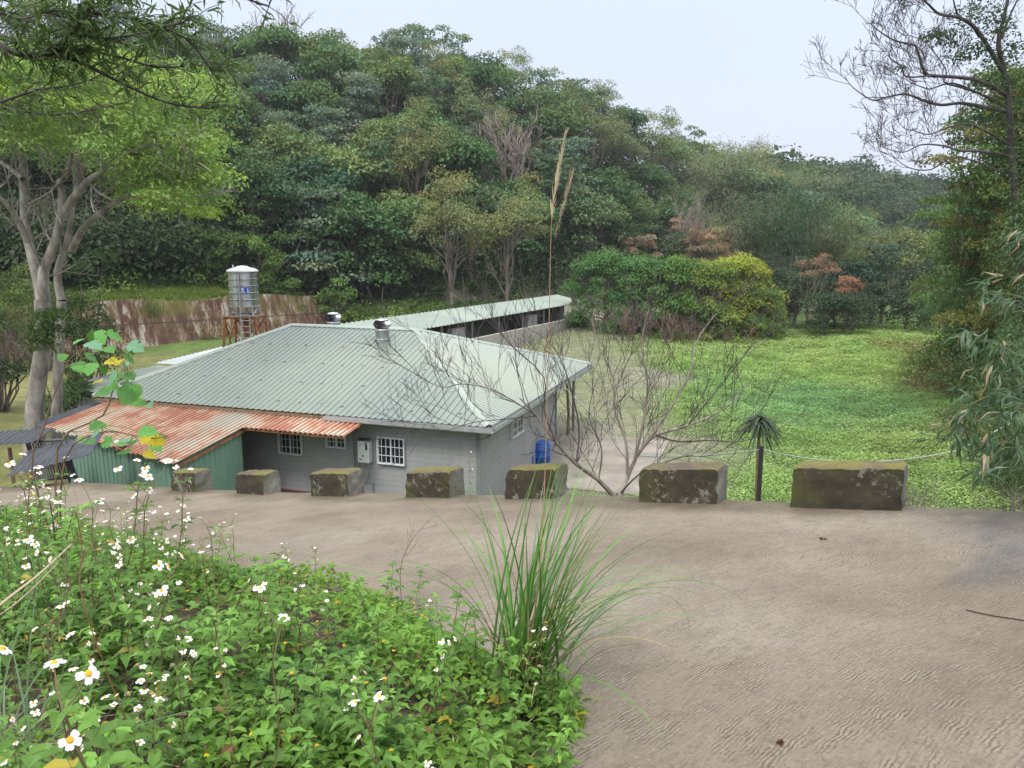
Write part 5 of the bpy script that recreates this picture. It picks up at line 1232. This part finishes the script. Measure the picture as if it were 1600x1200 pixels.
# bamboo reaching in from the right edge
def bamboo():
    r = rs_(44); Y = 7.0; G = UY(1700, 850, 8.3); root = thing('bamboo', 'bamboo shoots with long drooping blue-green leaves at the right edge', 'bamboo', (G[0], G[1], G[2])); cb = MB()
    S = [([(1700, 850), (1660, 640), (1600, 560), (1530, 530)], 8.3, 6.8), ([(1700, 850), (1670, 600), (1620, 480), (1545, 455)], 8.3, 7), ([(1700, 850), (1640, 720), (1560, 690), (1480, 680)], 8.3, 6.6), ([(1700, 850), (1650, 650), (1580, 610), (1500, 640)], 8.3, 6.7), ([(1700, 850), (1660, 700), (1600, 640), (1560, 640)], 8.3, 6.3),
         ([(1700, 850), (1690, 500), (1640, 400), (1590, 380)], 8.3, 7.2), ([(1700, 850), (1650, 780), (1590, 700), (1540, 720)], 8.3, 6.5), ([(1700, 850), (1655, 700), (1600, 590), (1560, 560)], 8.3, 6.8)]
    for pts, y0, y1 in S:
        cm = MB(); Pp = limb(cm, poly3(pts, y0, y1), .011, .003, 6); cm.build('culm', simple('bamboo_culm', (.16, .19, .06), .5) if 'bamboo_culm' not in bpy.data.materials else bpy.data.materials['bamboo_culm'], root, True)
        P = []; D = []
        for k in range(4, len(Pp)):
            for j in range(7):
                m = 3; d = nrm(np.array([-.55, -.1, -.35])+r.randn(3)*.5); A = Pp[k]+r.randn(3)*.07; P += [A+r.randn(3)*.02 for _ in range(m)]; D += [nrm(d+r.randn(3)*.35+np.array([0, 0, -.25])) for _ in range(m)]
        P = np.array(P); D = np.array(D); n = len(P); c = np.array([.06, .115, .05])[None]*(.65+.7*r.rand(n))[:, None]; q = r.rand(n); c[q < .1] = (.16, .21, .16); c[q > .95] = (.36, .28, .18)
        addleaves(cb, P, D, nrm(r.randn(n, 3)*.5+[-.1, -.3, 1]), .14+.09*r.rand(n), .024+.010*r.rand(n), c, True, 0, .1, .28)
    cb.build('foliage', M['leaf'], root)
bamboo()
# spiky plant on the slope by the dark post
def spiky():
    r = rs_(14); c = UY(1187, 660, 13.9); g_ = float(gz(c[0], c[1])); root = thing('spiky_plant', 'dark green plant with drooping strap leaves beside the top of the dark post', 'plant', (c[0], c[1], g_))
    MB().tube([[c[0], c[1], g_-.2], [c[0]+.02, c[1], (g_+c[2])/2], c], [.035, .03, .03], 6).build('stem', M['wood'], root); mb = MB()
    for k in range(100):
        th = r.rand()*6.28; e = -.25+1.1*r.rand(); L = .36+.26*r.rand(); A = c+np.array([0, 0, .24*r.rand()-.12]); d = np.array([math.cos(th)*math.cos(e), math.sin(th)*math.cos(e), math.sin(e)]); sd = nrm(np.cross(d, [0, 0, 1])); V = []
        for q in np.linspace(0, 1, 5): w = .026*(1-q**3)+.002; p = A+d*L*q-np.array([0, 0, .42*L*q*q*2]); V += [p-sd*w, p+sd*w]
        mb.add(V, [[2*i, 2*i+1, 2*i+3, 2*i+2] for i in range(4)], 0, np.array([.055, .09, .045])*(.6+.9*r.rand()))
    mb.build('leaves', M['stuffleaf'], root)
spiky()

# ------------------------------------------------------------------ on the bank
def leaf_at(mb, r, c, d, L, W, col, **k): addleaves(mb, np.array([c]), np.array([d]), np.array([[0.1*r.randn(), .1*r.randn()-.2, 1]]), L, W, col, True, **k)
def weed(seed, h, flowers, leafL, bright=1.0, dens=1.0):
    """upright weed with opposite three-part leaves; optionally white flowers"""
    r = rs_(seed); root = bpy.data.objects.new('flowering_weed' if flowers else 'leafy_weed', None); scene.collection.objects.link(root); sm = MB(); lm = MB(); kids = []
    lean = r.randn(2)*.18*h; P = limbpts(r, [0, 0, -.05], [lean[0], lean[1], h], 6, .05); sm.tube(P, np.linspace(.0038, .002, 7), 4, cap=False, col=(.16, .13, .06)); tipsf = []
    th = r.rand()*6.28
    for k in range(1, 7):
        p = P[k]; th += math.pi/2+r.randn()*.3
        for s_ in (0, math.pi):
            if r.rand() > .92*dens: continue
            d = np.array([math.cos(th+s_), math.sin(th+s_), .35+.25*r.rand()]); L = leafL*(1.25-.09*k)*(.8+.4*r.rand()); e = p+nrm(d)*L*.55
            sm.tube([p, e], [.0016, .0012], 3, cap=False, col=(.12, .2, .05)); g_ = np.array([.105, .215, .036])*bright*(.6+.7*r.rand())
            if r.rand() < .04: g_ = np.array([.35, .30, .04])
            dd = nrm(d*[1, 1, .1]+[0, 0, -.05+.25*r.rand()]); sdv = np.array([-dd[1], dd[0], 0]); leaf_at(lm, r, e, dd, L, L*.52, g_)
            for q in (-1, 1): leaf_at(lm, r, e-nrm(d)*L*.12, nrm(dd*.35+sdv*q*.9+[0, 0, .05*r.randn()]), L*.68, L*.38, g_*.95)
        if flowers and k >= 4:
            for q in range(1 if k < 6 else 3):
                if len(tipsf) >= flowers: break
                d = nrm(np.array([math.cos(th+1.5+q*2), math.sin(th+1.5+q*2), 1.3+r.rand()])); e = p+d*h*(.10+.12*r.rand()); sm.tube([p, (p+e)/2+r.randn(3)*.004, e], [.0017, .0014, .0012], 3, cap=False, col=(.2, .16, .08)); tipsf.append((e, nrm(d*.5+r.randn(3)*.45+[0, -.45, .55])))
    kids.append(sm.build('stem', M['dry'], root)); kids.append(lm.build('foliage', M['leaf_gloss'], root))
    for e, nn in tipsf:
        fm = MB(); X = nrm(np.cross(nn, [.1, .2, .97])); Yv = np.cross(nn, X); ok = 4+r.randint(2)
        for k in range(5):
            if k >= ok: continue
            a = 2*math.pi*k/5+r.rand()*.25; d = X*math.cos(a)+Yv*math.sin(a); s_ = np.cross(nn, d); L = .0155*(.85+.3*r.rand()); w = .0062
            V = [e+d*.003-s_*.002, e+d*L*.45-s_*w*.85+nn*.0015, e+d*L*.9-s_*w*.9, e+d*L*1.04-s_*w*.3-nn*.001, e+d*L*.96, e+d*L*1.04+s_*w*.4-nn*.001, e+d*L*.9+s_*w*.9, e+d*L*.45+s_*w*.85+nn*.0015, e+d*.003+s_*.002]
            fm.add(V, [list(range(9))], 0)
        dm = [(.0001, .0045), (.0035, .0038), (.0052, .001), (.004, -.003), (.0001, -.005)]; V = []; nn_ = 8
        for rr, zz in dm:
            for k in range(nn_): a = 6.283*k/nn_; V.append(e+nn*zz+rr*(X*math.cos(a)+Yv*math.sin(a)))
        fm.add(V, [[i*nn_+j, i*nn_+(j+1) % nn_, (i+1)*nn_+(j+1) % nn_, (i+1)*nn_+j] for i in range(4) for j in range(nn_)], 1)
        kids.append(fm.build('flower', [M['petal'], M['disc']], root))
    reg(root, kids); return root
br = rs_(201)
FW = [[weed(300+i, .34+.05*i, [3, 5, 5, 4, 5, 3][i], .055), True] for i in range(6)]
LW = [[weed(330+i, .27+.06*i, 0, .082, [1.1, 1.35, .85, 1.2][i]), True] for i in range(4)]
def bankpt(x, y): return float(bank_z(x, y))
def plant(P, x, y, sc, lab, cat, group):
    p = P[br.randint(len(P))]; b = float(.85+.35*br.rand()); nf = len([q for q in KIDS[p[0].name] if q.name.startswith('flower')])
    lab = lab.replace('#', {0: '', 1: 'one white flower', 2: 'two white flowers', 3: 'three white flowers', 4: 'four white flowers', 5: 'five white flowers'}.get(nf, 'many white flowers')).replace('@', ('tall ' if sc > 1 else 'short ')+('bright green' if b > 1.04 else 'dark green')); o = place(p[0], p[1], x, y, bankpt(x, y), sc, br.rand()*6.28, (b, b, b*.95), lab, cat, group); p[1] = False; return o
def pix(x, y, z):
    d = np.array([x, y, z])-CAM; f = d[1]*math.cos(PITCH)-d[2]*math.sin(PITCH); up = d[1]*math.sin(PITCH)+d[2]*math.cos(PITCH); return 800+FPX*d[0]/f, 600-FPX*up/f
cnt = 0; tries = 0
while cnt < 112 and tries < 20000:
    tries += 1; y = 1.15+9*br.rand()**1.5; a = -.72+.85*br.rand(); x = a*y; d = float(seg_dist(np.array(x), np.array(y), BANK))
    if d < .12: continue
    u, v = pix(x, y, bankpt(x, y)+.35)
    if v > 1230: continue
    dens = .15+.85*float(smooth((560-u)/300)); 
    if br.rand() > dens: continue
    side = 'far left' if u < 160 else 'left' if u < 320 else 'middle' if u < 480 else 'right'; dist = 'nearest the camera' if y < 1.9 else 'near the front' if y < 2.7 else 'halfway down' if y < 4.0 else 'near the road' if y < 5.6 else 'beside the road edge'
    plant(FW, x, y, .8+.35*br.rand(), 'weed with # on %s of bank, %s' % (side, dist), 'flowering weed', 'white flowering weeds on the bank, %s %s' % (side, dist)); cnt += 1
cnt = 0
while cnt < 230:
    y = 1.0+5.5*br.rand()**1.3; a = -.72+.86*br.rand(); x = a*y; d = float(seg_dist(np.array(x), np.array(y), BANK))
    if d < .06: continue
    u, v = pix(x, y, bankpt(x, y)+.2); side = 'far left' if u < 160 else 'left' if u < 330 else 'middle' if u < 500 else 'right' if u < 700 else 'grass clump side'; dist = 'nearest the camera' if y < 1.6 else 'near the front' if y < 2.4 else 'halfway down' if y < 3.6 else 'near the road'
    plant(LW, x, y, (.7+.5*br.rand())*(1.35 if y < 2.4 else 1), '@ leafy weed on the %s of the bank, %s' % (side, dist), 'leafy weed', 'leafy weeds on the bank, %s %s' % (side, dist)); cnt += 1
# taller growth at the far left of the bank
cnt = 0
while cnt < 46:
    y = 3.4+4.6*br.rand(); u = -60+260*br.rand()*(1-.08*(y-3.4)); x = (u-800)/FPX*y
    if float(seg_dist(np.array(x), np.array(y), BANK)) < .3: continue
    if cnt % 3: plant(LW, x, y, 1.15+.55*br.rand(), '@ leafy weed in the far left thicket of the bank, %s' % ('nearer' if y < 5 else 'farther'), 'leafy weed', 'tall leafy weeds at the far left, %s' % ('nearer' if y < 5 else 'farther'))
    else: plant(FW, x, y, 1.35+.6*br.rand(), 'tall weed with # in the far left thicket of the bank, %s' % ('nearer' if y < 5 else 'farther'), 'flowering weed', 'tall flowering weeds at the far left, %s' % ('nearer' if y < 5 else 'farther'))
    cnt += 1
# tall flowering weeds that stand out
for u, v, y, lab in ((440, 640+80, 0, ''),):
    pass
for (u, v, y, lab) in ((190, 735, 5.2, 'tallest flowering weed, rising in front of the green tin shed'), (255, 745, 5.6, 'flowering weed beside the tallest one, in front of the nearest left guard block'), (85, 700, 6.0, 'tall flowering weed at the far left in front of the slatted rack'), (180, 900, 3.4, 'weed with a dense cluster of white flowers in the left middle of the bank'), (180, 1080, 1.75, 'weed with three large white flowers near the bottom left corner'), (35, 1070, 1.7, 'weed with a pair of white flowers at the left picture edge'), (410, 945, 2.7, 'weed with # in the centre of the bank'), (640, 1065, 2.5, 'weed with white flowers at the foot of the bank near the grass clump')):
    P = UY(u, v, y); g_ = bankpt(P[0], P[1]); p = FW[br.randint(6)]; hp = .34+.05*FW.index(p); sc = float(np.clip((P[2]-g_)/(hp*1.12), .6, 2.4))
    plant([p], P[0], P[1], sc, lab, 'flowering weed', 'white flowering weeds on the bank')
P_ = UY(735, 776, 11.5); o = copy_tree(FW[4][0]); o.location = P_; o.scale = (1.1,)*3; tag(o, 'small white-flowered weed growing against the end of a guard block', 'flowering weed', 'white flowering weeds on the bank')
P_ = UY(235, 762, 15.6); o = copy_tree(FW[5][0]); o.location = P_; o.scale = (1.4,)*3; tag(o, 'white-flowered weed at the road edge below the tin shed', 'flowering weed', 'white flowering weeds on the bank')
# low carpet of leaves
def carpet():
    r = rs_(61); mb = MB(); n = 56000; y = .8+12.5*r.rand(n)**1.35; a = -.8+.98*r.rand(n); x = a*y; d = seg_dist(x, y, BANK)+.25*(fbm(x*3, y*3, 3)-.5); cl = fbm(x*1.6, y*1.6+4, 4); fine = fbm(x*6, y*6, 2)
    lit = smooth((.50-cl)*9)*smooth((-x-.1)/.6); keep = (d > .0) & (r.rand(n) < 1.05-.85*lit); x, y, d, cl, fine = [q[keep] for q in (x, y, d, cl, fine)]; n = len(x)
    hgt = (.03+.42*np.clip(cl-.33, 0, 1)*smooth(d/.6)+.09*fine)*r.rand(n)**.45; g_ = np.array([.12, .225, .035])[None]; sh = fbm(x*.9+7, y*.9, 3)
    c = g_*(.6+.95*fbm(x*2.3, y*2.3, 3))[:, None]*(.7+.6*r.rand(n))[:, None]; c = c+(np.array([.20, .36, .05])-c)*smooth((sh-.5)*5)[:, None]*.55; dk = smooth((fbm(x*3+11, y*3, 3)-.52)*7)[:, None]; c = c+(np.array([.055, .14, .045])-c)*dk*.6; q = r.rand(n); c[q < .005] = (.5, .33, .03); c[q > .985] = (.22, .13, .06)
    P = np.stack([x, y, bank_z(x, y)+hgt], 1); th = r.rand(n)*6.28; D = np.stack([np.cos(th), np.sin(th), .25+.5*r.rand(n)-.3], 1); Nn = nrm(r.randn(n, 3)*.38+[0, -.15, 1]); sz = (.034+.034*r.rand(n))*(1+.05*y)
    nr = y < 5; addleaves(mb, P[nr], D[nr], Nn[nr], sz[nr], sz[nr]*.55, c[nr], True); addleaves(mb, P[~nr], D[~nr], Nn[~nr], sz[~nr], sz[~nr]*.6, c[~nr])
    # tiny yellow flower heads
    m = 150; y = 1+7*r.rand(m)**1.2; x = (-.65+.8*r.rand(m))*y; d = seg_dist(x, y, BANK); k = d > .1; x, y = x[k], y[k]; m = len(x); z = bank_z(x, y)+.10+.14*r.rand(m)
    for j in range(3):
        th = j*2.1; addleaves(mb, np.stack([x, y, z], 1), np.tile([math.cos(th), math.sin(th), .3], (m, 1)), np.tile([0, -.3, 1.], (m, 1)), .014, .012, (.75, .45, .02))
    tag(mb.build('ground_cover', M['stuffleaf']), 'low carpet of bright green leaves covering the bank', 'ground cover', None, 'stuff')
carpet()
def litter():
    r = rs_(71); mb = MB(); n = 9000; y = .9+6*r.rand(n)**1.3; x = (-.8+.95*r.rand(n))*y; d = seg_dist(x, y, BANK); k = d > .02; x, y = x[k], y[k]; n = len(x); z = bank_z(x, y)+.01+.035*r.rand(n); th = r.rand(n)*6.28; D = np.stack([np.cos(th), np.sin(th), r.randn(n)*.18], 1)
    c = np.array([.30, .22, .15])[None]*(.5+.9*r.rand(n))[:, None]; addleaves(mb, np.stack([x, y, z], 1), D, nrm(r.randn(n, 3)*.3+[0, 0, 1]), .05+.13*r.rand(n), .004+.006*r.rand(n), c)
    tag(mb.build('dry_litter', M['dry']), 'dry brown straw and twigs lying between the plants', 'litter', None, 'stuff')
litter()
# tall silvergrass clump at the road side
def ribbon(mb, A, th, lean, L, w, bend, col, nseg=14, tw=.0):
    d = np.array([math.cos(th)*math.sin(lean), math.sin(th)*math.sin(lean), math.cos(lean)]); h = np.array([math.cos(th), math.sin(th), 0]); s_ = np.array([-math.sin(th), math.cos(th), 0]); p = np.array(A, float); V = []; ang = lean
    for k in range(nseg+1):
        q = k/nseg; ww = w*(1-q**2.2)*.5+.0004; u_ = np.cross(h*math.sin(ang)+np.array([0, 0, math.cos(ang)]), s_); V += [p-s_*ww+u_*ww*.5, p, p+s_*ww+u_*ww*.5]
        ang += bend*(.35+1.5*q)/nseg; p = p+(h*math.sin(ang)+np.array([0, 0, math.cos(ang)]))*L/nseg
    V = np.array(V); mb.add(V, [[3*i, 3*i+1, 3*i+4, 3*i+3] for i in range(nseg)]+[[3*i+1, 3*i+2, 3*i+5, 3*i+4] for i in range(nseg)], 0, col)
_d = ray(815, 1085); _k = 3.0
while True:
    GB = CAM+_d*_k
    if GB[2] <= max(bankpt(GB[0], GB[1]), float(road_z(GB[0], GB[1]))): break
    _k += .01
def silver():
    r = rs_(81); root = thing('silvergrass_clump', 'tall clump of arching grass blades with one seed stalk at the road side', 'grass clump', GB); mb = MB(); dr = MB()
    for k in range(140):
        q = r.rand(); th = (r.randn()*.75+.15) if q < .60 else r.rand()*6.28; lean = abs(r.randn())*.22+.04; L = .8+.92*r.rand(); A = GB+np.array([r.randn()*.075+.02*math.cos(th), r.randn()*.06, 0]); bend = .3+1.5*r.rand()**2
        if r.rand() < .10: L += .25; bend += .9; lean += .2
        g_ = np.array([.11, .24, .06])*(.55+.9*r.rand()); g_ = g_ if r.rand() > .12 else np.array([.40, .33, .16]) if r.rand() < .4 else np.array([.19, .29, .2])*(.7+.4*r.rand())
        ribbon(mb, A, th, lean, L, .011+.008*r.rand(), bend, g_)
    for k in range(95): ribbon(dr, GB+np.array([r.randn()*.08, r.randn()*.07, 0]), r.rand()*6.28, abs(r.randn())*.25, .22+.5*r.rand(), .008, .5+r.rand(), np.array([.38, .27, .15])*(.6+.6*r.rand()), 6)
    for u, v in ((645, 715), (642, 745), (1190, 890)):    # a few long arching outer blades
        T = UY(u, v, 4.0); d = T-GB; th = math.atan2(d[1], d[0]); ribbon(mb, GB, th, .22, 1.45, .012, 1.9, (.16, .22, .07), 18)
    mb.build('blades', M['leaf_gloss'], root); dr.build('dry_blades', M['dry'], root)
    S = dense([GB, UY(842, 900, 4.1), UY(853, 700, 4.15), UY(858, 500, 4.2), UY(862, 345, 4.25), UY(872, 270, 4.3), UY(882, 218, 4.3)], 6); st_ = MB(); st_.tube(S, np.linspace(.0038, .0012, len(S)), 6, cap=False, col=(.33, .21, .10)); stalk = st_.build('seed_stalk', M['dry'], root)
    pl = MB(); i0 = int(len(S)*.66)
    for i in range(i0, len(S)-1):
        for k in range(20):
            f = r.rand(); p = S[i]+(S[i+1]-S[i])*f; t = nrm(S[i+1]-S[i]); e = (1-(i-i0)/(len(S)-i0))
            d = nrm(t+rdir(r, 1)[0]*.10*(1+e)); L = .04+.07*r.rand()*(.5+e*.7); s_ = nrm(np.cross(d, rdir(r, 1)[0])); w = .0009
            pl.add([p-s_*w, p+s_*w, p+d*L*.7+s_*w*1.6, p+d*L, p+d*L*.7-s_*w*1.6], [[0, 1, 2, 3, 4]], 0, np.array([.58, .50, .33])*(.7+.5*r.rand()))
    A = UY(867, 370, 4.25); B = UY(893, 272, 4.27)
    for k in range(70):
        f = r.rand(); p = A+(B-A)*f+r.randn(3)*.006; d = nrm(B-A+rdir(r, 1)[0]*.05); L = .05+.05*r.rand(); s_ = nrm(np.cross(d, rdir(r, 1)[0])); w = .0011; pl.add([p-s_*w, p+s_*w, p+d*L], [[0, 1, 2]], 0, np.array([.5, .4, .27])*(.7+.5*r.rand()))
    pl.build('plume', M['dry'], stalk)
silver()
# a second thin grass tuft at the far left and dry stalks
def tuft(u, v, y, n, L0, lab, seed, colr=(.12, .22, .08), zz=None):
    r = rs_(seed); P = UY(u, v, y); P[2] = bankpt(P[0], P[1]) if zz is None else zz; root = thing('grass_tuft', lab, 'grass tuft', P); mb = MB()
    for k in range(n): ribbon(mb, P+np.array([r.randn()*.05, r.randn()*.05, 0]), r.rand()*6.28, abs(r.randn())*.35+.05, L0*(.6+.7*r.rand()), .009, .5+1.6*r.rand(), np.array(colr)*(.7+.6*r.rand()), 10)
    mb.build('blades', M['stuffleaf'], root)
tuft(40, 860, 4.6, 46, .85, 'thin grass tuft with pale curved blades at the left edge of the bank', 4); tuft(-40, 1000, 2.6, 36, .8, 'grass tuft with arching blades cut by the left picture edge', 5, (.14, .22, .12))
def stalk(P, r0, lab, col, br_=0, seed=1):
    r = rs_(seed); mb = MB(); Pd = dense(P, 4); mb.tube(Pd, np.linspace(r0, r0*.45, len(Pd)), 5, cap=False, col=col)
    for k in range(br_):
        i = r.randint(3, len(Pd)-1); d = nrm(Pd[i]-Pd[i-1]); twigs(mb, r, Pd[i], nrm(d+rdir(r, 1)[0]*.7+[0, 0, .2]), .12+.12*r.rand(), r0*.45, 1, .5, .2, 3, 2, None, .0007, 3, .62, col); 
    tag(mb.build('dry_stalk', M['dry']), lab, 'dry stalk')
def foot(u, y): x = (u-800)/FPX*y*.99; return np.array([x, y, bankpt(x, y)])
stalk([UY(-70, 1010, 2.2), UY(0, 945, 2.3), UY(60, 898, 2.4), UY(112, 850, 2.5)], .006, 'thick pale dry stalk leaning right at the left edge', (.50, .40, .28))
stalk([UY(-90, 1010, 2.2), UY(0, 960, 2.3), UY(45, 925, 2.35), UY(90, 880, 2.4)], .004, 'thinner pale dry stalk below the thick leaning one', (.45, .36, .26))
stalk([foot(150, 3.0), UY(132, 950, 3.0), UY(128, 860, 3.1), UY(120, 800, 3.1)], .003, 'thin reddish upright dry stalk left of the white flower cluster', (.22, .10, .05), 3, 5)
stalk([foot(620, 5.4), UY(625, 900, 5.4), UY(640, 850, 5.4), UY(662, 822, 5.5)], .003, 'thin dark branching dry stalk at the edge of the road', (.12, .08, .05), 5, 6)
stalk([foot(330, 2.4), UY(340, 1000, 2.4), UY(352, 930, 2.45)], .0025, 'thin dry brown stalk in the middle of the bank', (.20, .13, .08), 4, 7)
stalk([foot(100, 1.9), UY(80, 1050, 1.9), UY(100, 960, 1.95), UY(110, 900, 2.0)], .0025, 'dark twiggy dry stalk above the bottom left flowers', (.13, .08, .06), 5, 8)
# sapling with lobed leaves in front of the tin shed
def sapling():
    r = rs_(91); Y = 7.6; F0 = foot(45, Y); root = thing('paper_mulberry_sapling', 'slender sapling with large lobed green and yellow leaves in front of the rusty awning', 'sapling', F0); sm = MB(); lm = MB()
    main = dense([F0, UY(62, 660, Y), UY(75, 610, Y), UY(90, 560, Y), UY(100, 535, Y)], 4); a2 = None
    stems = [dense([F0, UY(50, 735, Y), UY(68, 670, Y), UY(85, 615, Y), UY(110, 560, Y), UY(140, 540, Y)], 3), dense([F0, UY(90, 700, Y), UY(160, 650, Y-.2), UY(180, 600, Y-.3), UY(205, 590, Y-.3)], 3), dense([F0, UY(100, 720, Y-.3), UY(160, 675, Y-.4), UY(230, 685, Y-.5), UY(262, 682, Y-.5)], 3)]
    for s_ in stems: sm.tube(s_, np.linspace(.012, .004, len(s_)), 5, cap=False, col=(.2, .13, .08))
    def lobed(c, d, n_, L, col):
        d = nrm(d); s_ = nrm(np.cross(d, n_)); pr = [(0, 0), (.12, .34), (.4, .5), (.46, .28), (.62, .42), (.78, .26), (1.05, 0), (.78, -.26), (.62, -.42), (.46, -.28), (.4, -.5), (.12, -.34)]
        nn = np.cross(s_, d); V = [c+d*a*L+s_*b*L+nn*(abs(b)*.15-.12*a*a)*L for a, b in pr]+[c+d*.45*L-nn*.02*L]
        lm.add(V, [[i, (i+1) % 12, 12] for i in range(12)], 0, col)
    spots = [(150, 530), (165, 548), (180, 540), (130, 545), (200, 555), (120, 560), (145, 570), (170, 590), (190, 585), (205, 598), (165, 605), (180, 610), (215, 605), (205, 625), (155, 600), (190, 565), (110, 575), (175, 690), (190, 683), (205, 690), (218, 700), (235, 682), (250, 678), (165, 660), (245, 692), (140, 690), (130, 530), (155, 520), (185, 530)]
    for u, v in spots+[(a+14*r.randn(), b+9*r.randn()) for a, b in spots]:
        c = UY(u+r.randn()*4, v+r.randn()*4, Y-.3+.35*r.randn()); j = min(stems, key=lambda s_: np.min(np.linalg.norm(s_-c, axis=1))); q = j[np.argmin(np.linalg.norm(j-c, axis=1))]
        sm.tube([q, (q+c)/2+[0, 0, .03], c], [.004, .0025, .0018], 3, cap=False, col=(.2, .2, .07)); g_ = np.array([.10, .26, .06])*(.7+.6*r.rand())
        if r.rand() < .2: g_ = np.array([.5, .42, .03])
        elif r.rand() < .3: g_ = np.array([.16, .33, .2])
        d = nrm(r.randn(3)*[1, .7, .3]+[.2, -.2, -.35]); lobed(c, d, nrm(r.randn(3)*.3+[0, -.4, 1]), .11+.06*r.rand(), g_)
    sm.build('stem', M['dry'], root); lm.build('foliage', M['stuffleaf'], root)
sapling()
# dry twig bush and curled dead leaf on the road
def twigbush(u, v, y, lab, seed):
    r = rs_(seed); P = UY(u, v, y); root = thing('twig_bush', lab, 'bush', P); mb = MB()
    for k in range(12): twigs(mb, r, P-[0, 0, .1], nrm(r.randn(3)*.7+[0, 0, .8]), .35, .007, 2, .6, .1, 4, 3, None, .002, 3)
    mb.build('twigs', M['twig'], root)
twigbush(1580, 805, 8.2, 'tangle of pale dry twigs at the road edge by the right picture side', 3)
twigbush(1440, 800, 8.6, 'small dry twiggy weed beside the right end of the nearest guard block', 9)
def deadleaf(u, v, lab, s=.05):
    r = rs_(int(u)); d = ray(u, v); k = 5.0
    for _ in range(30): p = CAM+d*k; k += (p[2]-float(road_z(p[0], p[1])))/(-d[2])
    p = CAM+d*k+[0, 0, .008]; mb = MB()
    for j in range(3): addleaves(mb, np.array([p]), np.array([r.randn(3)*[1, 1, .2]]), np.array([[.2*r.randn(), .2*r.randn(), 1.]]), s, s*.55, (.09, .035, .02), True, 0, .5, -.3)
    tag(mb.build('dead_leaf', M['dry']), lab, 'leaf')
deadleaf(1222, 1160, 'curled dark dead leaf on the concrete near the bottom of the picture'); deadleaf(1286, 844, 'small dark dead leaf on the far part of the road', .045)
def crack():
    mb = MB(); Pq = []
    for i, u in enumerate(np.linspace(1510, 1640, 22)):
        v = 954+(u-1510)*.2+1.2*math.sin(u*.05); d = ray(u, v); k = 5.0
        for _ in range(30): p = CAM+d*k; k += (p[2]-float(road_z(p[0], p[1])))/(-d[2])
        Pq.append(CAM+d*k+[0, 0, .006])
    mb.tube(Pq, .0045, 4, cap=False, col=(.05, .04, .03)); tag(mb.build('twig', M['dry']), 'thin dark twig lying on the concrete at the right edge', 'twig')
crack()
bushlike('withered_shrub', 'dry reddish brown shrub hanging in front of the dark trees', 'shrub', [(1262, 415, 60, .9, (.30, .19, .14)), (1288, 418, 60, 1.0, (.32, .20, .15)), (1305, 414, 60.5, .6, (.27, .17, .12))], lf=(.26, .06), n=380, ym=.45, tr='twig')
bushlike('withered_shrub', 'lower dry reddish shrub in front of the dark trees, right of the other', 'shrub', [(1322, 444, 58, .9, (.34, .18, .12)), (1340, 440, 58, .8, (.30, .15, .1))], lf=(.26, .06), n=380, ym=.5, tr='twig')
# dry grass tufts growing on the stained wall and bare stems at the hedge foot
for i, (s_, d_, lab) in enumerate(((16.0, .45, 'dry grass tuft on the stained wall left of the water tank'), (17.6, .4, 'second dry grass tuft on the stained wall, nearest the water tank'), (21.5, .5, 'dry grass tuft on the stained wall right of the water tank'), (12.5, 1.0, 'small green tuft near the top of the stained wall'))):
    p = WA+WT*s_+WN*d_; r = rs_(500+i); root = thing('grass_tuft', lab, 'grass tuft', (p[0], p[1], 1.2)); mb = MB(); z0_ = 1.6 if i < 3 else 3.6
    for k in range(150): ribbon(mb, np.array([p[0]+r.randn()*.55, p[1]+r.randn()*.12-.25, z0_+r.randn()*.35]), r.rand()*6.28, abs(r.randn())*.5+.1, .6+.6*r.rand(), .035, .8+1.2*r.rand(), np.array([.36, .29, .17] if i < 3 else [.14, .22, .06])*(.6+.7*r.rand()), 5)
    mb.build('blades', M['stuffleaf'], root)
for i, (u, lab) in enumerate(((985, 'bare reddish upright stems at the foot of the left mango tree'), (1040, 'bare reddish stems at the foot of the middle mango tree'), (1085, 'bare reddish stems in front of the yellowing mango tree'), (1128, 'short bare stems in front of the yellow-green mango tree'))):
    P = UY(u, 535, 55.5); P[2] = float(gz(P[0], P[1])); r = rs_(600+i); root = thing('bare_shrub', lab, 'shrub', P); mb = MB()
    for k in range(13): twigs(mb, r, P+[r.randn()*.7, r.randn()*.5, -.1], nrm(r.randn(3)*.35+[0, 0, 1]), 1.9-.25*i, .035, 2, .4, .3, 4, 3, None, .014, 3)
    mb.build('stems', simple('reddish_stem', (.16, .10, .085), .8) if 'reddish_stem' not in bpy.data.materials else bpy.data.materials['reddish_stem'], root)
# ------------------------------------------------------------------ haze
m = bpy.data.materials.new('haze'); m.use_nodes = True; nt = m.node_tree; nt.nodes.clear(); out = nt.nodes.new('ShaderNodeOutputMaterial'); pv = nt.nodes.new('ShaderNodeVolumePrincipled')
pv.inputs['Color'].default_value = (.88, .93, 1, 1); pv.inputs['Density'].default_value = HAZE; pv.inputs['Anisotropy'].default_value = 0.2; nt.links.new(pv.outputs[0], out.inputs['Volume'])
hz = MB(); hz.box([0, 290, 34], (1000, 690, 48)); ho = hz.build('haze', m); tag(ho, 'thin pale mist filling the valley', 'haze', None, 'stuff')
